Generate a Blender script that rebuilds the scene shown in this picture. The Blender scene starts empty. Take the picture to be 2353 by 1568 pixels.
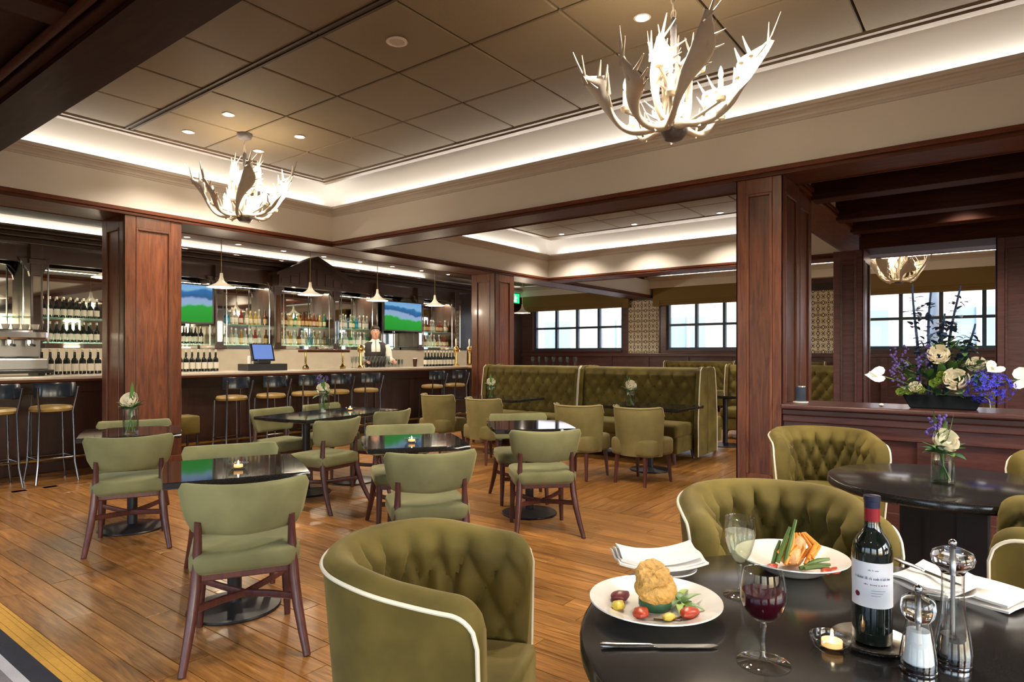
import bpy, bmesh, math, random
from mathutils import Vector, Matrix
from math import sin, cos, pi, radians as R, sqrt, exp
random.seed(7)
C = bpy.context.scene.collection
S = bpy.context.scene

# ---------------------------------------------------------------- camera
AZ = 37.37                                   # heading, degrees from +X
F_PX = 1466.0
cam_d = bpy.data.cameras.new('camera')
cam_d.sensor_width = 36.0
cam_d.lens = 36.0 * F_PX / 2353.0
cam_d.shift_y = 29.0 / 2353.0
cam_d.clip_start = 0.05
cam = bpy.data.objects.new('camera', cam_d)
cam.location = (0, 0, 1.35)
cam.rotation_euler = (R(90), 0, R(AZ - 90))
C.objects.link(cam)
S.camera = cam

# ---------------------------------------------------------------- world, exposure
S.view_settings.view_transform = 'Standard'
S.view_settings.look = 'None'
S.view_settings.gamma = 1.0
S.view_settings.use_curve_mapping = False
S.view_settings.exposure = 0.70
w = bpy.data.worlds.new('world')
S.world = w
w.use_nodes = True
nt = w.node_tree
bg = nt.nodes['Background']
sky = nt.nodes.new('ShaderNodeTexSky')
sky.sky_type = 'NISHITA'
sky.sun_disc = False
sky.sun_elevation = R(38)
sky.sun_rotation = R(200)
sky.air_density = 1.0
sky.dust_density = 3.0
nt.links.new(sky.outputs[0], bg.inputs[0])
bg.inputs[1].default_value = 0.9

try:
    S.cycles.use_denoising = True
    S.cycles.max_bounces = 8
    S.cycles.diffuse_bounces = 4
    S.cycles.glossy_bounces = 4
    S.cycles.transmission_bounces = 6
    S.cycles.transparent_max_bounces = 8
    S.cycles.sample_clamp_indirect = 4.0
    S.cycles.sample_clamp_direct = 0.0
    S.cycles.caustics_reflective = False
    S.cycles.caustics_refractive = False
    S.cycles.blur_glossy = 0.6
except Exception:
    pass

# ---------------------------------------------------------------- large area lights: cove strips and window portals
COVE = (1.0, 0.95, 0.87)
def strip(name, p, length, along, power, wid=0.025, col=COVE, down=False):
    l = bpy.data.lights.new(name, 'AREA')
    l.shape = 'RECTANGLE'; l.size = length; l.size_y = wid
    l.energy = power; l.color = col
    o = bpy.data.objects.new(name, l)
    o.location = p
    o.rotation_euler = (0 if down else pi, 0, 0 if along == 'x' else pi/2)
    C.objects.link(o)
    return o
def portal(name, p, size, direction):
    l = bpy.data.lights.new(name, 'AREA')
    l.shape = 'RECTANGLE'; l.size, l.size_y = size
    o = bpy.data.objects.new(name, l)
    o.location = p
    o.rotation_euler = Vector(direction).to_track_quat('-Z', 'Y').to_euler()
    C.objects.link(o)
    try: l.cycles.is_portal = True
    except Exception: pass
    return o
COVE_W = 5.5
strip('cove_light', (3.48, 7.415, 3.315), 3.9, 'x', COVE_W*3.9)
strip('cove_light', (5.605, 2.2, 3.315), 10.0, 'y', COVE_W*10.0)
strip('cove_light', (8.3, 7.415, 3.315), 4.6, 'x', COVE_W*4.6)
strip('cove_light', (10.885, 4.5, 3.315), 5.2, 'y', COVE_W*5.2)
strip('cove_light', (15.565, 2.0, 3.315), 10.0, 'y', COVE_W*10.0)
strip('cove_light', (15.565, 9.7, 3.315), 3.4, 'y', COVE_W*3.4)
strip('cove_light', (5.0, 11.57, 3.235), 13.0, 'x', COVE_W*13.0*0.4)

# ================================================================ materials
def nodemat(name):
    m = bpy.data.materials.new(name); m.use_nodes = True
    t = m.node_tree
    return m, t, t.nodes['Principled BSDF']
def N(t, typ, **kw):
    n = t.nodes.new(typ)
    for k, v in kw.items():
        if k.startswith('i_'):
            key = k[2:]
            key = int(key) if key.isdigit() else key
            n.inputs[key].default_value = v
        else: setattr(n, k, v)
    return n
def pset(b, **kw):
    for k, v in kw.items():
        b.inputs[k].default_value = v
def col4(c): return (c[0], c[1], c[2], 1)
def plain(name, c, rough=0.5, metal=0.0, noise=0.0, nscale=40, coat=0.0, sheen=0.0, bump=0.0, trans=0.0, ior=1.45, emit=None, estr=0.0, sub=0.0, spec=0.5):
    m, t, b = nodemat(name)
    pset(b, **{'Base Color': col4(c), 'Roughness': rough, 'Metallic': metal, 'Coat Weight': coat, 'IOR': ior,
               'Transmission Weight': trans, 'Specular IOR Level': spec})
    if sheen:
        pset(b, **{'Sheen Weight': sheen, 'Sheen Roughness': 0.4}); b.inputs['Sheen Tint'].default_value = col4([min(1, x*2.2+0.12) for x in c])
    if emit: pset(b, **{'Emission Color': col4(emit), 'Emission Strength': estr})
    if noise or bump:
        tc = N(t, 'ShaderNodeTexCoord')
        nz = N(t, 'ShaderNodeTexNoise', i_Scale=nscale, i_Detail=4.0)
        t.links.new(tc.outputs['Object'], nz.inputs['Vector'])
        if noise:
            mx = N(t, 'ShaderNodeMix', data_type='RGBA')
            mx.inputs[6].default_value = col4([x*(1-noise) for x in c]); mx.inputs[7].default_value = col4([min(1, x*(1+noise)) for x in c])
            t.links.new(nz.outputs[0], mx.inputs[0]); t.links.new(mx.outputs[2], b.inputs['Base Color'])
        if bump:
            bp = N(t, 'ShaderNodeBump', i_Strength=bump, i_Distance=0.01)
            t.links.new(nz.outputs[0], bp.inputs['Height']); t.links.new(bp.outputs[0], b.inputs['Normal'])
    return m
def wood(name, dark, light, stretch=(9, 9, 0.7), rough=0.28, coat=0.35, spec=0.5, tone=0.25, island=False, gscale=3.0, bump=0.0):
    m, t, b = nodemat(name)
    tc = N(t, 'ShaderNodeTexCoord'); oi = N(t, 'ShaderNodeObjectInfo')
    mp = N(t, 'ShaderNodeMapping'); mp.inputs['Scale'].default_value = stretch
    ad = N(t, 'ShaderNodeVectorMath', operation='ADD')
    mul = N(t, 'ShaderNodeMath', operation='MULTIPLY', i_1=37.0)
    src = oi.outputs['Random']
    if island:
        ge = N(t, 'ShaderNodeNewGeometry')
        sm = N(t, 'ShaderNodeMath', operation='ADD'); t.links.new(oi.outputs['Random'], sm.inputs[0]); t.links.new(ge.outputs['Random Per Island'], sm.inputs[1])
        fr = N(t, 'ShaderNodeMath', operation='FRACT'); t.links.new(sm.outputs[0], fr.inputs[0]); src = fr.outputs[0]
    t.links.new(src, mul.inputs[0])
    t.links.new(tc.outputs['Object'], mp.inputs[0]); t.links.new(mp.outputs[0], ad.inputs[0]); t.links.new(mul.outputs[0], ad.inputs[1])
    nz = N(t, 'ShaderNodeTexNoise', i_Scale=gscale, i_Detail=7.0, i_Roughness=0.62, i_Distortion=1.2)
    t.links.new(ad.outputs[0], nz.inputs['Vector'])
    rp = N(t, 'ShaderNodeValToRGB')
    rp.color_ramp.elements[0].position = 0.3; rp.color_ramp.elements[0].color = col4(dark)
    rp.color_ramp.elements[1].position = 0.72; rp.color_ramp.elements[1].color = col4(light)
    t.links.new(nz.outputs[0], rp.inputs[0])
    hs = N(t, 'ShaderNodeHueSaturation')
    mr = N(t, 'ShaderNodeMapRange', i_3=1-tone, i_4=1+tone)
    t.links.new(src, mr.inputs[0]); t.links.new(mr.outputs[0], hs.inputs['Value'])
    t.links.new(rp.outputs[0], hs.inputs['Color']); t.links.new(hs.outputs[0], b.inputs['Base Color'])
    pset(b, Roughness=rough, **{'Coat Weight': coat, 'Coat Roughness': 0.12, 'Specular IOR Level': spec})
    if bump:
        bp = N(t, 'ShaderNodeBump', i_Strength=bump, i_Distance=0.004)
        t.links.new(nz.outputs[0], bp.inputs['Height']); t.links.new(bp.outputs[0], b.inputs['Normal'])
    return m
def velvet(name, c, shade=0.55):
    m, t, b = nodemat(name)
    tc = N(t, 'ShaderNodeTexCoord'); oi = N(t, 'ShaderNodeObjectInfo')
    ad = N(t, 'ShaderNodeVectorMath', operation='ADD'); t.links.new(tc.outputs['Object'], ad.inputs[0]); t.links.new(oi.outputs['Random'], ad.inputs[1])
    n1 = N(t, 'ShaderNodeTexNoise', i_Scale=5.0, i_Detail=3.0); n2 = N(t, 'ShaderNodeTexNoise', i_Scale=500.0, i_Detail=2.0)
    t.links.new(ad.outputs[0], n1.inputs['Vector']); t.links.new(ad.outputs[0], n2.inputs['Vector'])
    rp = N(t, 'ShaderNodeValToRGB')
    rp.color_ramp.elements[0].position = 0.35; rp.color_ramp.elements[0].color = col4([x*shade for x in c])
    rp.color_ramp.elements[1].position = 0.68; rp.color_ramp.elements[1].color = col4(c)
    t.links.new(n1.outputs[0], rp.inputs[0]); t.links.new(rp.outputs[0], b.inputs['Base Color'])
    bp = N(t, 'ShaderNodeBump', i_Strength=0.15, i_Distance=0.002); t.links.new(n2.outputs[0], bp.inputs['Height']); t.links.new(bp.outputs[0], b.inputs['Normal'])
    pset(b, Roughness=0.75, **{'Sheen Weight': 0.55, 'Sheen Roughness': 0.35, 'Specular IOR Level': 0.2})
    b.inputs['Sheen Tint'].default_value = col4([min(1, x*1.7+0.12) for x in c])
    return m

M = {}
M['wood'] = wood('mahogany', (0.052, 0.014, 0.007), (0.172, 0.056, 0.023), stretch=(9, 9, 0.8), rough=0.36, coat=0.15)
M['wood_y'] = wood('mahogany along y', (0.050, 0.012, 0.006), (0.140, 0.042, 0.018), stretch=(9, 0.8, 9), rough=0.5, coat=0.0, spec=0.2)
M['wood_x'] = wood('mahogany along x', (0.050, 0.012, 0.006), (0.140, 0.042, 0.018), stretch=(0.8, 9, 9), rough=0.5, coat=0.0, spec=0.2)
M['wood_dark'] = wood('dark stained wood', (0.016, 0.007, 0.005), (0.042, 0.016, 0.011), stretch=(6, 6, 1.0), rough=0.3)
M['wood_beam'] = wood('dark wood beam', (0.020, 0.005, 0.003), (0.050, 0.014, 0.007), stretch=(6, 0.8, 6), rough=0.55, coat=0.0, spec=0.12)
M['wood_red'] = wood('purple brown wood', (0.046, 0.016, 0.015), (0.112, 0.042, 0.039), stretch=(0.8, 0.8, 9), rough=0.32, coat=0.15)
M['leg'] = wood('stained leg wood', (0.045, 0.012, 0.010), (0.105, 0.030, 0.024), stretch=(9, 9, 1), rough=0.38, coat=0.1)
M['oak'] = wood('oak plank', (0.125, 0.046, 0.010), (0.440, 0.205, 0.055), stretch=(0.9, 11, 11), rough=0.33, coat=0.12, tone=0.22, island=True, gscale=3.2, bump=0.12)
M['oak_gap'] = plain('dark gap', (0.05, 0.022, 0.008), 0.7)
M['cream'] = plain('cream paint', (0.68, 0.64, 0.595), 0.55, noise=0.02, nscale=3)
M['cove'] = plain('white cove paint', (0.78, 0.74, 0.68), 0.6)
M['cornice'] = plain('greige cornice paint', (0.52, 0.475, 0.43), 0.45)
M['tile'] = plain('taupe fabric ceiling panel', (0.205, 0.160, 0.098), 0.72, noise=0.08, nscale=60, bump=0.05)
M['tile_gap'] = plain('ceiling groove', (0.060, 0.040, 0.025), 0.7)
M['tile_frame'] = plain('ceiling frame', (0.20, 0.145, 0.095), 0.5)
M['velvet'] = velvet('olive velvet', (0.150, 0.113, 0.026))
M['velvet2'] = velvet('sage olive velvet', (0.205, 0.200, 0.095), shade=0.72)
M['velvet3'] = velvet('khaki velvet', (0.205, 0.165, 0.060), shade=0.75)
M['piping'] = plain('white piping', (0.72, 0.68, 0.55), 0.6)
M['brasspipe'] = plain('gold piping', (0.42, 0.32, 0.15), 0.6)
def granite(name='black granite', rough=0.15):
    m, t, b = nodemat(name)
    tc = N(t, 'ShaderNodeTexCoord'); nz = N(t, 'ShaderNodeTexNoise', i_Scale=260.0, i_Detail=3.0)
    t.links.new(tc.outputs['Object'], nz.inputs['Vector'])
    rp = N(t, 'ShaderNodeValToRGB'); rp.color_ramp.elements[0].position = 0.5; rp.color_ramp.elements[0].color = (0.013, 0.012, 0.012, 1)
    rp.color_ramp.elements[1].position = 0.75; rp.color_ramp.elements[1].color = (0.034, 0.030, 0.028, 1)
    t.links.new(nz.outputs[0], rp.inputs[0]); t.links.new(rp.outputs[0], b.inputs['Base Color'])
    pset(b, Roughness=rough, **{'Specular IOR Level': 0.5}); return m
M['granite'] = granite()
M['granite2'] = granite('polished black granite', 0.05)
M['iron'] = plain('black iron', (0.02, 0.02, 0.024), 0.35, 0.3)
M['chrome'] = plain('chrome', (0.62, 0.64, 0.68), 0.12, 1.0)
M['silver'] = plain('silver', (0.72, 0.70, 0.66), 0.2, 1.0)
M['brass'] = plain('brass', (0.62, 0.42, 0.16), 0.22, 1.0)
M['mirror'] = plain('bar mirror', (0.72, 0.74, 0.70), 0.03, 1.0)
def thin_glass(name, tint=(0.96, 0.98, 0.97), refl=1.0, rough=0.0, body=0.0, bodycol=None):
    m = bpy.data.materials.new(name); m.use_nodes = True; t = m.node_tree; t.nodes.clear()
    o = N(t, 'ShaderNodeOutputMaterial'); mx = N(t, 'ShaderNodeMixShader'); tr = N(t, 'ShaderNodeBsdfTransparent'); gl = N(t, 'ShaderNodeBsdfGlossy')
    fr = N(t, 'ShaderNodeLayerWeight', i_Blend=0.5); pw = N(t, 'ShaderNodeMath', operation='POWER', i_1=3.0); mu = N(t, 'ShaderNodeMath', operation='MULTIPLY_ADD', i_1=0.5*refl, i_2=0.035*refl)
    tr.inputs[0].default_value = col4(tint); gl.inputs['Roughness'].default_value = rough
    t.links.new(fr.outputs['Facing'], pw.inputs[0]); t.links.new(pw.outputs[0], mu.inputs[0]); t.links.new(mu.outputs[0], mx.inputs[0]); src = tr.outputs[0]
    if body:
        df = N(t, 'ShaderNodeBsdfTranslucent'); df.inputs[0].default_value = col4(bodycol or tint); d2 = N(t, 'ShaderNodeBsdfDiffuse'); d2.inputs[0].default_value = col4(bodycol or tint)
        m0 = N(t, 'ShaderNodeMixShader', i_0=0.5); t.links.new(df.outputs[0], m0.inputs[1]); t.links.new(d2.outputs[0], m0.inputs[2])
        m1 = N(t, 'ShaderNodeMixShader', i_0=body); t.links.new(src, m1.inputs[1]); t.links.new(m0.outputs[0], m1.inputs[2]); src = m1.outputs[0]
    t.links.new(src, mx.inputs[1]); t.links.new(gl.outputs[0], mx.inputs[2]); t.links.new(mx.outputs[0], o.inputs[0]); return m
M['thin'] = thin_glass('thin clear glass', refl=1.8)
M['thin2'] = thin_glass('thick clear acrylic', (0.90, 0.93, 0.94), refl=4.0, rough=0.02)
M['glass'] = plain('clear glass', (1, 1, 1), 0.0, trans=1.0, ior=1.45)
M['pane'] = thin_glass('window glass', (0.97, 0.99, 1.0), 0.6)
M['shelfglass'] = thin_glass('green edged glass shelf', (0.70, 0.90, 0.84), 1.2, 0.0, 0.25)
M['white'] = plain('white china', (0.78, 0.75, 0.70), 0.15, coat=0.5)
M['linen'] = plain('white linen', (0.78, 0.74, 0.70), 0.8, bump=0.1, nscale=300)
M['marble'] = plain('cream marble', (0.58, 0.52, 0.42), 0.25, noise=0.12, nscale=6)
M['bartop'] = plain('bar top stone', (0.50, 0.44, 0.38), 0.2, noise=0.1, nscale=20)
M['antler'] = plain('white antler', (0.62, 0.57, 0.49), 0.5, noise=0.15, nscale=14, bump=0.15)
M['ant_hub'] = plain('dark antler burr', (0.12, 0.11, 0.12), 0.5, noise=0.4, nscale=40, bump=0.6)
M['bulb'] = plain('lit bulb', (1, 0.9, 0.7), 0.3, emit=(1.0, 0.78, 0.48), estr=14.0)
M['spot'] = plain('lit downlight', (1, 0.95, 0.85), 0.3, emit=(1.0, 0.88, 0.68), estr=14.0)
M['candlewax'] = plain('ivory candle sleeve', (0.85, 0.74, 0.52), 0.5, emit=(1.0, 0.7, 0.4), estr=0.15)
M['steel'] = plain('brushed steel', (0.42, 0.42, 0.42), 0.3, 1.0)
M['black'] = plain('black plastic', (0.012, 0.012, 0.013), 0.3)
M['curtain'] = plain('olive brown blind fabric', (0.20, 0.135, 0.045), 0.8, noise=0.1, nscale=60)
M['winframe'] = plain('blue grey window frame', (0.045, 0.07, 0.10), 0.4)
M['leaf'] = plain('green leaf', (0.09, 0.20, 0.05), 0.45, noise=0.3, nscale=20)
M['leaf2'] = plain('dark green leaf', (0.035, 0.11, 0.05), 0.45, noise=0.3, nscale=20)
M['lime'] = plain('lime flower', (0.35, 0.48, 0.10), 0.6)
M['petal'] = plain('cream petal', (0.93, 0.87, 0.72), 0.6)
M['petalw'] = plain('white petal', (0.82, 0.84, 0.78), 0.45)
M['purple'] = plain('purple petal', (0.10, 0.06, 0.28), 0.6)
M['blue'] = plain('violet blue petal', (0.05, 0.05, 0.62), 0.55)
M['bluedark'] = plain('dark blue twig', (0.02, 0.045, 0.11), 0.6)
M['lampshade'] = plain('cream enamel shade', (0.72, 0.66, 0.55), 0.3, coat=0.4)

# ================================================================ mesh building
class MB:
    def __init__(self): self.v = []; self.f = []; self.mi = []
    def add(self, vs, fs):
        o = len(self.v); self.v += [tuple(p) for p in vs]; self.f += [tuple(i+o for i in f) for f in fs]; return self
    def box(self, x0, y0, z0, x1, y1, z1):
        return self.add([(x0,y0,z0),(x1,y0,z0),(x1,y1,z0),(x0,y1,z0),(x0,y0,z1),(x1,y0,z1),(x1,y1,z1),(x0,y1,z1)],
            [(0,3,2,1),(4,5,6,7),(0,1,5,4),(1,2,6,5),(2,3,7,6),(3,0,4,7)])
    def cbox(self, c, s, rz=0.0):
        a, b, h = s[0]/2, s[1]/2, s[2]/2; k, n = cos(rz), sin(rz); pts = []
        for z in (-h, h):
            for (x, y) in ((-a,-b),(a,-b),(a,b),(-a,b)): pts.append((c[0]+x*k-y*n, c[1]+x*n+y*k, c[2]+z))
        return self.add(pts, [(0,3,2,1),(4,5,6,7),(0,1,5,4),(1,2,6,5),(2,3,7,6),(3,0,4,7)])
    def loft(self, rings, closed=True, cap0=True, cap1=True):
        n = len(rings[0]); vs = [p for r in rings for p in r]; fs = []
        for j in range(len(rings)-1):
            for i in range(n if closed else n-1):
                k = (i+1) % n; fs.append((j*n+i, j*n+k, (j+1)*n+k, (j+1)*n+i))
        if cap0 and closed: fs.append(tuple(reversed(range(n))))
        if cap1 and closed: fs.append(tuple((len(rings)-1)*n+i for i in range(n)))
        return self.add(vs, fs)
    def lathe(self, prof, n=20, c=(0, 0, 0), cap0=True, cap1=True):
        return self.loft([[(c[0]+r*cos(2*pi*i/n), c[1]+r*sin(2*pi*i/n), c[2]+z) for i in range(n)] for r, z in prof], True, cap0, cap1)
    def prism(self, poly, axis, t0, t1):
        def mk(p, t):
            return (t, p[0], p[1]) if axis == 'x' else ((p[0], t, p[1]) if axis == 'y' else (p[0], p[1], t))
        return self.loft([[mk(p, t0) for p in poly], [mk(p, t1) for p in poly]])
    def tube(self, pts, rad, n=8, flat=None):
        pts = [Vector(p) for p in pts]; m = len(pts)
        if not isinstance(rad, (list, tuple)): rad = [rad]*m
        rings = []; ref = None
        for i, p in enumerate(pts):
            t = (pts[min(i+1, m-1)] - pts[max(i-1, 0)]).normalized()
            if ref is None: ref = Vector((0, 0, 1)) if abs(t.z) < 0.9 else Vector((1, 0, 0))
            u = (ref - t*ref.dot(t)).normalized(); ref = u; w_ = t.cross(u)
            a = rad[i]; b = a if flat is None else flat[i]
            rings.append([p + u*(b*cos(2*pi*k/n)) + w_*(a*sin(2*pi*k/n)) for k in range(n)])
        return self.loft(rings)
    def ball(self, c, r, n=10, m=6, s=(1, 1, 1)):
        pr = []
        for j in range(m+1):
            a = -pi/2 + pi*j/m; pr.append((max(cos(a), 0.02)*r, sin(a)*r))
        return self.loft([[(c[0]+q*cos(2*pi*i/n)*s[0], c[1]+q*sin(2*pi*i/n)*s[1], c[2]+z*s[2]) for i in range(n)] for q, z in pr])
    def rrect(self, w_, d, z0, z1, r, edge=0.02, cx=0, cy=0, n=5, dome=0.0):
        """cushion: rounded rectangle slab with softened top and bottom edges"""
        def ring(ins, z):
            a, b = w_/2-ins, d/2-ins; rr = max(r-ins, 0.004); out = []
            for (sx, sy, a0) in ((1,1,0),(-1,1,pi/2),(-1,-1,pi),(1,-1,1.5*pi)):
                for k in range(n+1):
                    th = a0 + k*pi/2/n; out.append((cx+sx*(a-rr)+rr*cos(th), cy+sy*(b-rr)+rr*sin(th), z))
            return out
        e = edge
        rings = [ring(e, z0), ring(e*0.3, z0+e*0.3), ring(0, z0+e), ring(0, z1-e), ring(e*0.3, z1-e*0.3), ring(e, z1)]
        if dome: rings += [ring(min(w_, d)*0.2, z1+dome*0.7), ring(min(w_, d)*0.38, z1+dome)]
        return self.loft(rings)
    def build(self, name, mat, parent=None, smooth=False, loc=None, rz=None, bevel=0.0, sub=0, recalc=True, angle=40):
        me = bpy.data.meshes.new(name)
        me.from_pydata(self.v, [], self.f)
        if recalc:
            b_ = bmesh.new(); b_.from_mesh(me); bmesh.ops.recalc_face_normals(b_, faces=b_.faces); b_.to_mesh(me); b_.free()
        o = mobj(name, me, mat, parent, loc, rz)
        if smooth:
            me.polygons.foreach_set('use_smooth', [True]*len(me.polygons))
            try: me.set_sharp_from_angle(angle=R(angle))
            except Exception: pass
        if bevel:
            md = o.modifiers.new('bevel', 'BEVEL'); md.width = bevel; md.segments = 2; md.limit_method = 'ANGLE'
        if sub:
            md = o.modifiers.new('sub', 'SUBSURF'); md.levels = sub; md.render_levels = sub
        return o
def mobj(name, me, mat, parent=None, loc=None, rz=None):
    o = bpy.data.objects.new(name, me); C.objects.link(o)
    if mat is not None and len(me.materials) == 0: me.materials.append(M[mat] if isinstance(mat, str) else mat)
    if parent is not None: o.parent = parent
    if loc is not None: o.location = loc
    if rz is not None: o.rotation_euler = (0, 0, rz)
    return o
def tag(o, label=None, cat=None, group=None, kind=None):
    if label: o['label'] = label
    if cat: o['category'] = cat
    if group: o['group'] = group
    if kind: o['kind'] = kind
    return o
def thing(name, label, cat, loc=(0, 0, 0), rz=0.0, group=None, kind=None):
    o = bpy.data.objects.new(name, None); C.objects.link(o); o.empty_display_size = 0.1
    o.location = loc; o.rotation_euler = (0, 0, rz)
    return tag(o, label, cat, group, kind)
def kids(o): return [c for c in C.objects if c.parent is o]
CH = {}
def reg_tree(o):
    CH[o] = [c for c in o.children]
    for c in CH[o]: reg_tree(c)
def copy_tree(o, parent=None):
    c = o.copy(); C.objects.link(c); c.parent = parent
    for ch in CH[o]: copy_tree_sub(ch, c)
    return c
def copy_tree_sub(o, parent):
    c = o.copy(); C.objects.link(c); c.parent = parent
    for ch in CH.get(o, []): copy_tree_sub(ch, c)
class Proto:
    """first use places the thing itself, later uses place copies of it and its parts"""
    def __init__(self, root): self.root = root; self.used = False; bpy.context.view_layer.update(); reg_tree(root)
    def place(self, loc, rz=0.0, label=None, group=None, sc=None):
        o = self.root if not self.used else copy_tree(self.root)
        self.used = True
        o.location = loc; o.rotation_euler = (0, 0, rz)
        if sc: o.scale = (sc, sc, sc) if not isinstance(sc, tuple) else sc
        if label: o['label'] = label
        if group: o['group'] = group
        return o
def struct(o, label=None, cat=None):
    o['kind'] = 'structure'
    if label: o['label'] = label
    if cat: o['category'] = cat
    return o
def lamp(name, kind, loc, energy, colr, size=0.05, spot=None, blend=0.6):
    l = bpy.data.lights.new(name, kind); l.energy = energy; l.color = colr; l.shadow_soft_size = size
    if spot: l.spot_size = spot; l.spot_blend = blend
    o = bpy.data.objects.new(name, l); o.location = loc; C.objects.link(o); return o

# ================================================================ the setting
XW, YW, XB, YB = 15.7, 11.6, -4.0, -4.0
# ---- floor with planks
fl = MB().box(XB, YB, -0.12, XW+0.3, YW+0.3, -0.006).build('floor', 'oak_gap')
struct(fl, 'brown oak plank floor running under all the tables and chairs', 'floor')
plank_me = {}
def plank_mesh(L):
    if L not in plank_me:
        mb = MB(); e = 0.0025; W_ = 0.1265/2; l = L/2 - 0.0015
        mb.loft([[(-l, -W_, -0.006), (l, -W_, -0.006), (l, W_, -0.006), (-l, W_, -0.006)], [(-l, -W_, -e*0.4), (l, -W_, -e*0.4), (l, W_, -e*0.4), (-l, W_, -e*0.4)],
                 [(-l+e, -W_+e, 0), (l-e, -W_+e, 0), (l-e, W_-e, 0), (-l+e, W_-e, 0)]])
        me = bpy.data.meshes.new('plank'); me.from_pydata(mb.v, [], mb.f); me.materials.append(M['oak']); plank_me[L] = me
    return plank_me[L]
rng = random.Random(3)
for k in range(29):
    x = 1.064 + 0.065 + 0.13*k; y = -0.9 - rng.random()*0.9
    if x > 3.0: y = -0.2 - rng.random()*0.9
    while y < 7.6:
        L = rng.choice((1.0, 1.3, 1.6))
        if y + L > 7.6: L = round(max(7.6 - y, 0.1), 2)
        mobj('plank', plank_mesh(L), None, fl, (x, y+L/2, 0), pi/2); y += L
mb = MB()
def plank_rows(x0, x1, y0, y1):
    y = y0
    while y < y1 - 0.02:
        x = x0 - rng.random()*0.0
        first = True
        while x < x1:
            L = rng.choice((0.9, 1.3, 1.7)) * (rng.random() if first else 1) + 0.1; first = False
            xe = min(x+L, x1); mb.box(x+0.0015, y+0.0015, -0.006, xe-0.0015, min(y+0.13, y1)-0.0015, 0.0); x = xe
        y += 0.13
plank_rows(4.835, XW, -2.0, 7.6)
plank_rows(1.064, XW, 7.6, YW)
o = mb.build('plank_field', 'oak', fl, recalc=False); o['kind'] = 'stuff'
# ---- carpet with striped border
cp = thing('carpet', 'grey carpet with gold and charcoal striped border at the oak floor edge', 'carpet', (0, 0, 0))
M['carpet_g'] = plain('grey carpet pile', (0.16, 0.15, 0.17), 0.95, noise=0.3, nscale=180, bump=0.5)
M['carpet_d'] = plain('charcoal carpet pile', (0.018, 0.020, 0.032), 0.95, noise=0.4, nscale=180, bump=0.5)
M['carpet_l'] = plain('pale grey carpet pile', (0.42, 0.42, 0.46), 0.95, noise=0.15, nscale=180, bump=0.5)
M['carpet_y'] = plain('gold carpet pile', (0.52, 0.28, 0.045), 0.9, noise=0.2, nscale=60, bump=0.5)
MB().box(XB, YB, -0.005, 0.838, 7.6, 0.002).build('field', 'carpet_g', cp)
MB().box(0.838, YB, -0.005, 0.881, 7.6, 0.002).build('pale_stripe', 'carpet_l', cp)
MB().box(0.881, YB, -0.005, 0.962, 7.6, 0.002).build('charcoal_stripe', 'carpet_d', cp)
for k, (a, b) in enumerate(((0.962, 0.985), (0.987, 1.022), (1.024, 1.045), (1.047, 1.062))):
    MB().box(a, YB, -0.005, b, 7.6, 0.002 + 0.001*(k % 2)).build('gold_stripe', 'carpet_y', cp)

# ---- ceiling slab
cl = MB().box(XB-0.3, YB-0.3, 3.88, XW+0.3, YW+0.4, 4.0).build('ceiling', 'tile_gap')
struct(cl, 'taupe panelled ceiling with recessed coffers', 'ceiling')
def tiles(x0, x1, y0, y1, z, p=0.77, double=None):
    me = None
    nx = int(round((x1-x0)/p)); ny = int(round((y1-y0)/p))
    mb = MB(); h = p/2 - 0.008; e = 0.007
    mb.loft([[(-h, -h, 0.06), (h, -h, 0.06), (h, h, 0.06), (-h, h, 0.06)], [(-h, -h, e), (h, -h, e), (h, h, e), (-h, h, e)],
             [(-h+e, -h+e, 0), (h-e, -h+e, 0), (h-e, h-e, 0), (-h+e, h-e, 0)]])
    me = bpy.data.meshes.new('ceiling_panel'); me.from_pydata(mb.v, [], mb.f); me.materials.append(M['tile'])
    b_ = bmesh.new(); b_.from_mesh(me); bmesh.ops.recalc_face_normals(b_, faces=b_.faces); b_.to_mesh(me); b_.free()
    for i in range(nx):
        for j in range(ny): mobj('ceiling_panel', me, None, cl, (x0+p*(i+0.5), y0+p*(j+0.5), z))
tiles(1.97, 5.05, -3.1, 6.91, 3.60)
# narrow row of panels along the beam
for j in range(13):
    y = -3.1 + 0.77*j; MB().box(1.75, y+0.008, 3.60, 1.962, y+0.762, 3.66).build('ceiling_panel', 'tile', cl)
# raised double rib over the second grid line and frames
for x in (2.715, 2.765): MB().box(x-0.011, -3.1, 3.590, x+0.011, 6.91, 3.66).build('ceiling_rib', 'tile_gap', cl)
for d_, h_ in ((0.0, 0.0), (0.06, -0.012), (0.115, 0.0)):
    MB().box(5.06+d_, -3.1, 3.588+h_, 5.06+d_+0.045, 6.93+d_+0.045, 3.68).build('ceiling_frame', 'tile_frame', cl)
    MB().box(1.7, 6.93+d_, 3.588+h_, 5.06+d_, 6.93+d_+0.045, 3.68).build('ceiling_frame', 'tile_frame', cl)
MB().box(5.055, -3.1, 3.598, 5.25, 7.13, 3.69).build('ceiling_frame', 'tile_frame', cl)
MB().box(1.7, 6.925, 3.598, 5.055, 7.13, 3.69).build('ceiling_frame', 'tile_frame', cl)
MB().box(1.47, -4, 3.655, 5.24, 7.12, 3.72).build('backing_board', 'tile_gap', cl)
MB().box(6.15, 1.9, 3.655, 10.49, 7.04, 3.72).build('backing_board', 'tile_gap', cl)
MB().box(11.3, -3.9, 3.655, 15.2, 7.2, 3.72).build('backing_board', 'tile_gap', cl)
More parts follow.
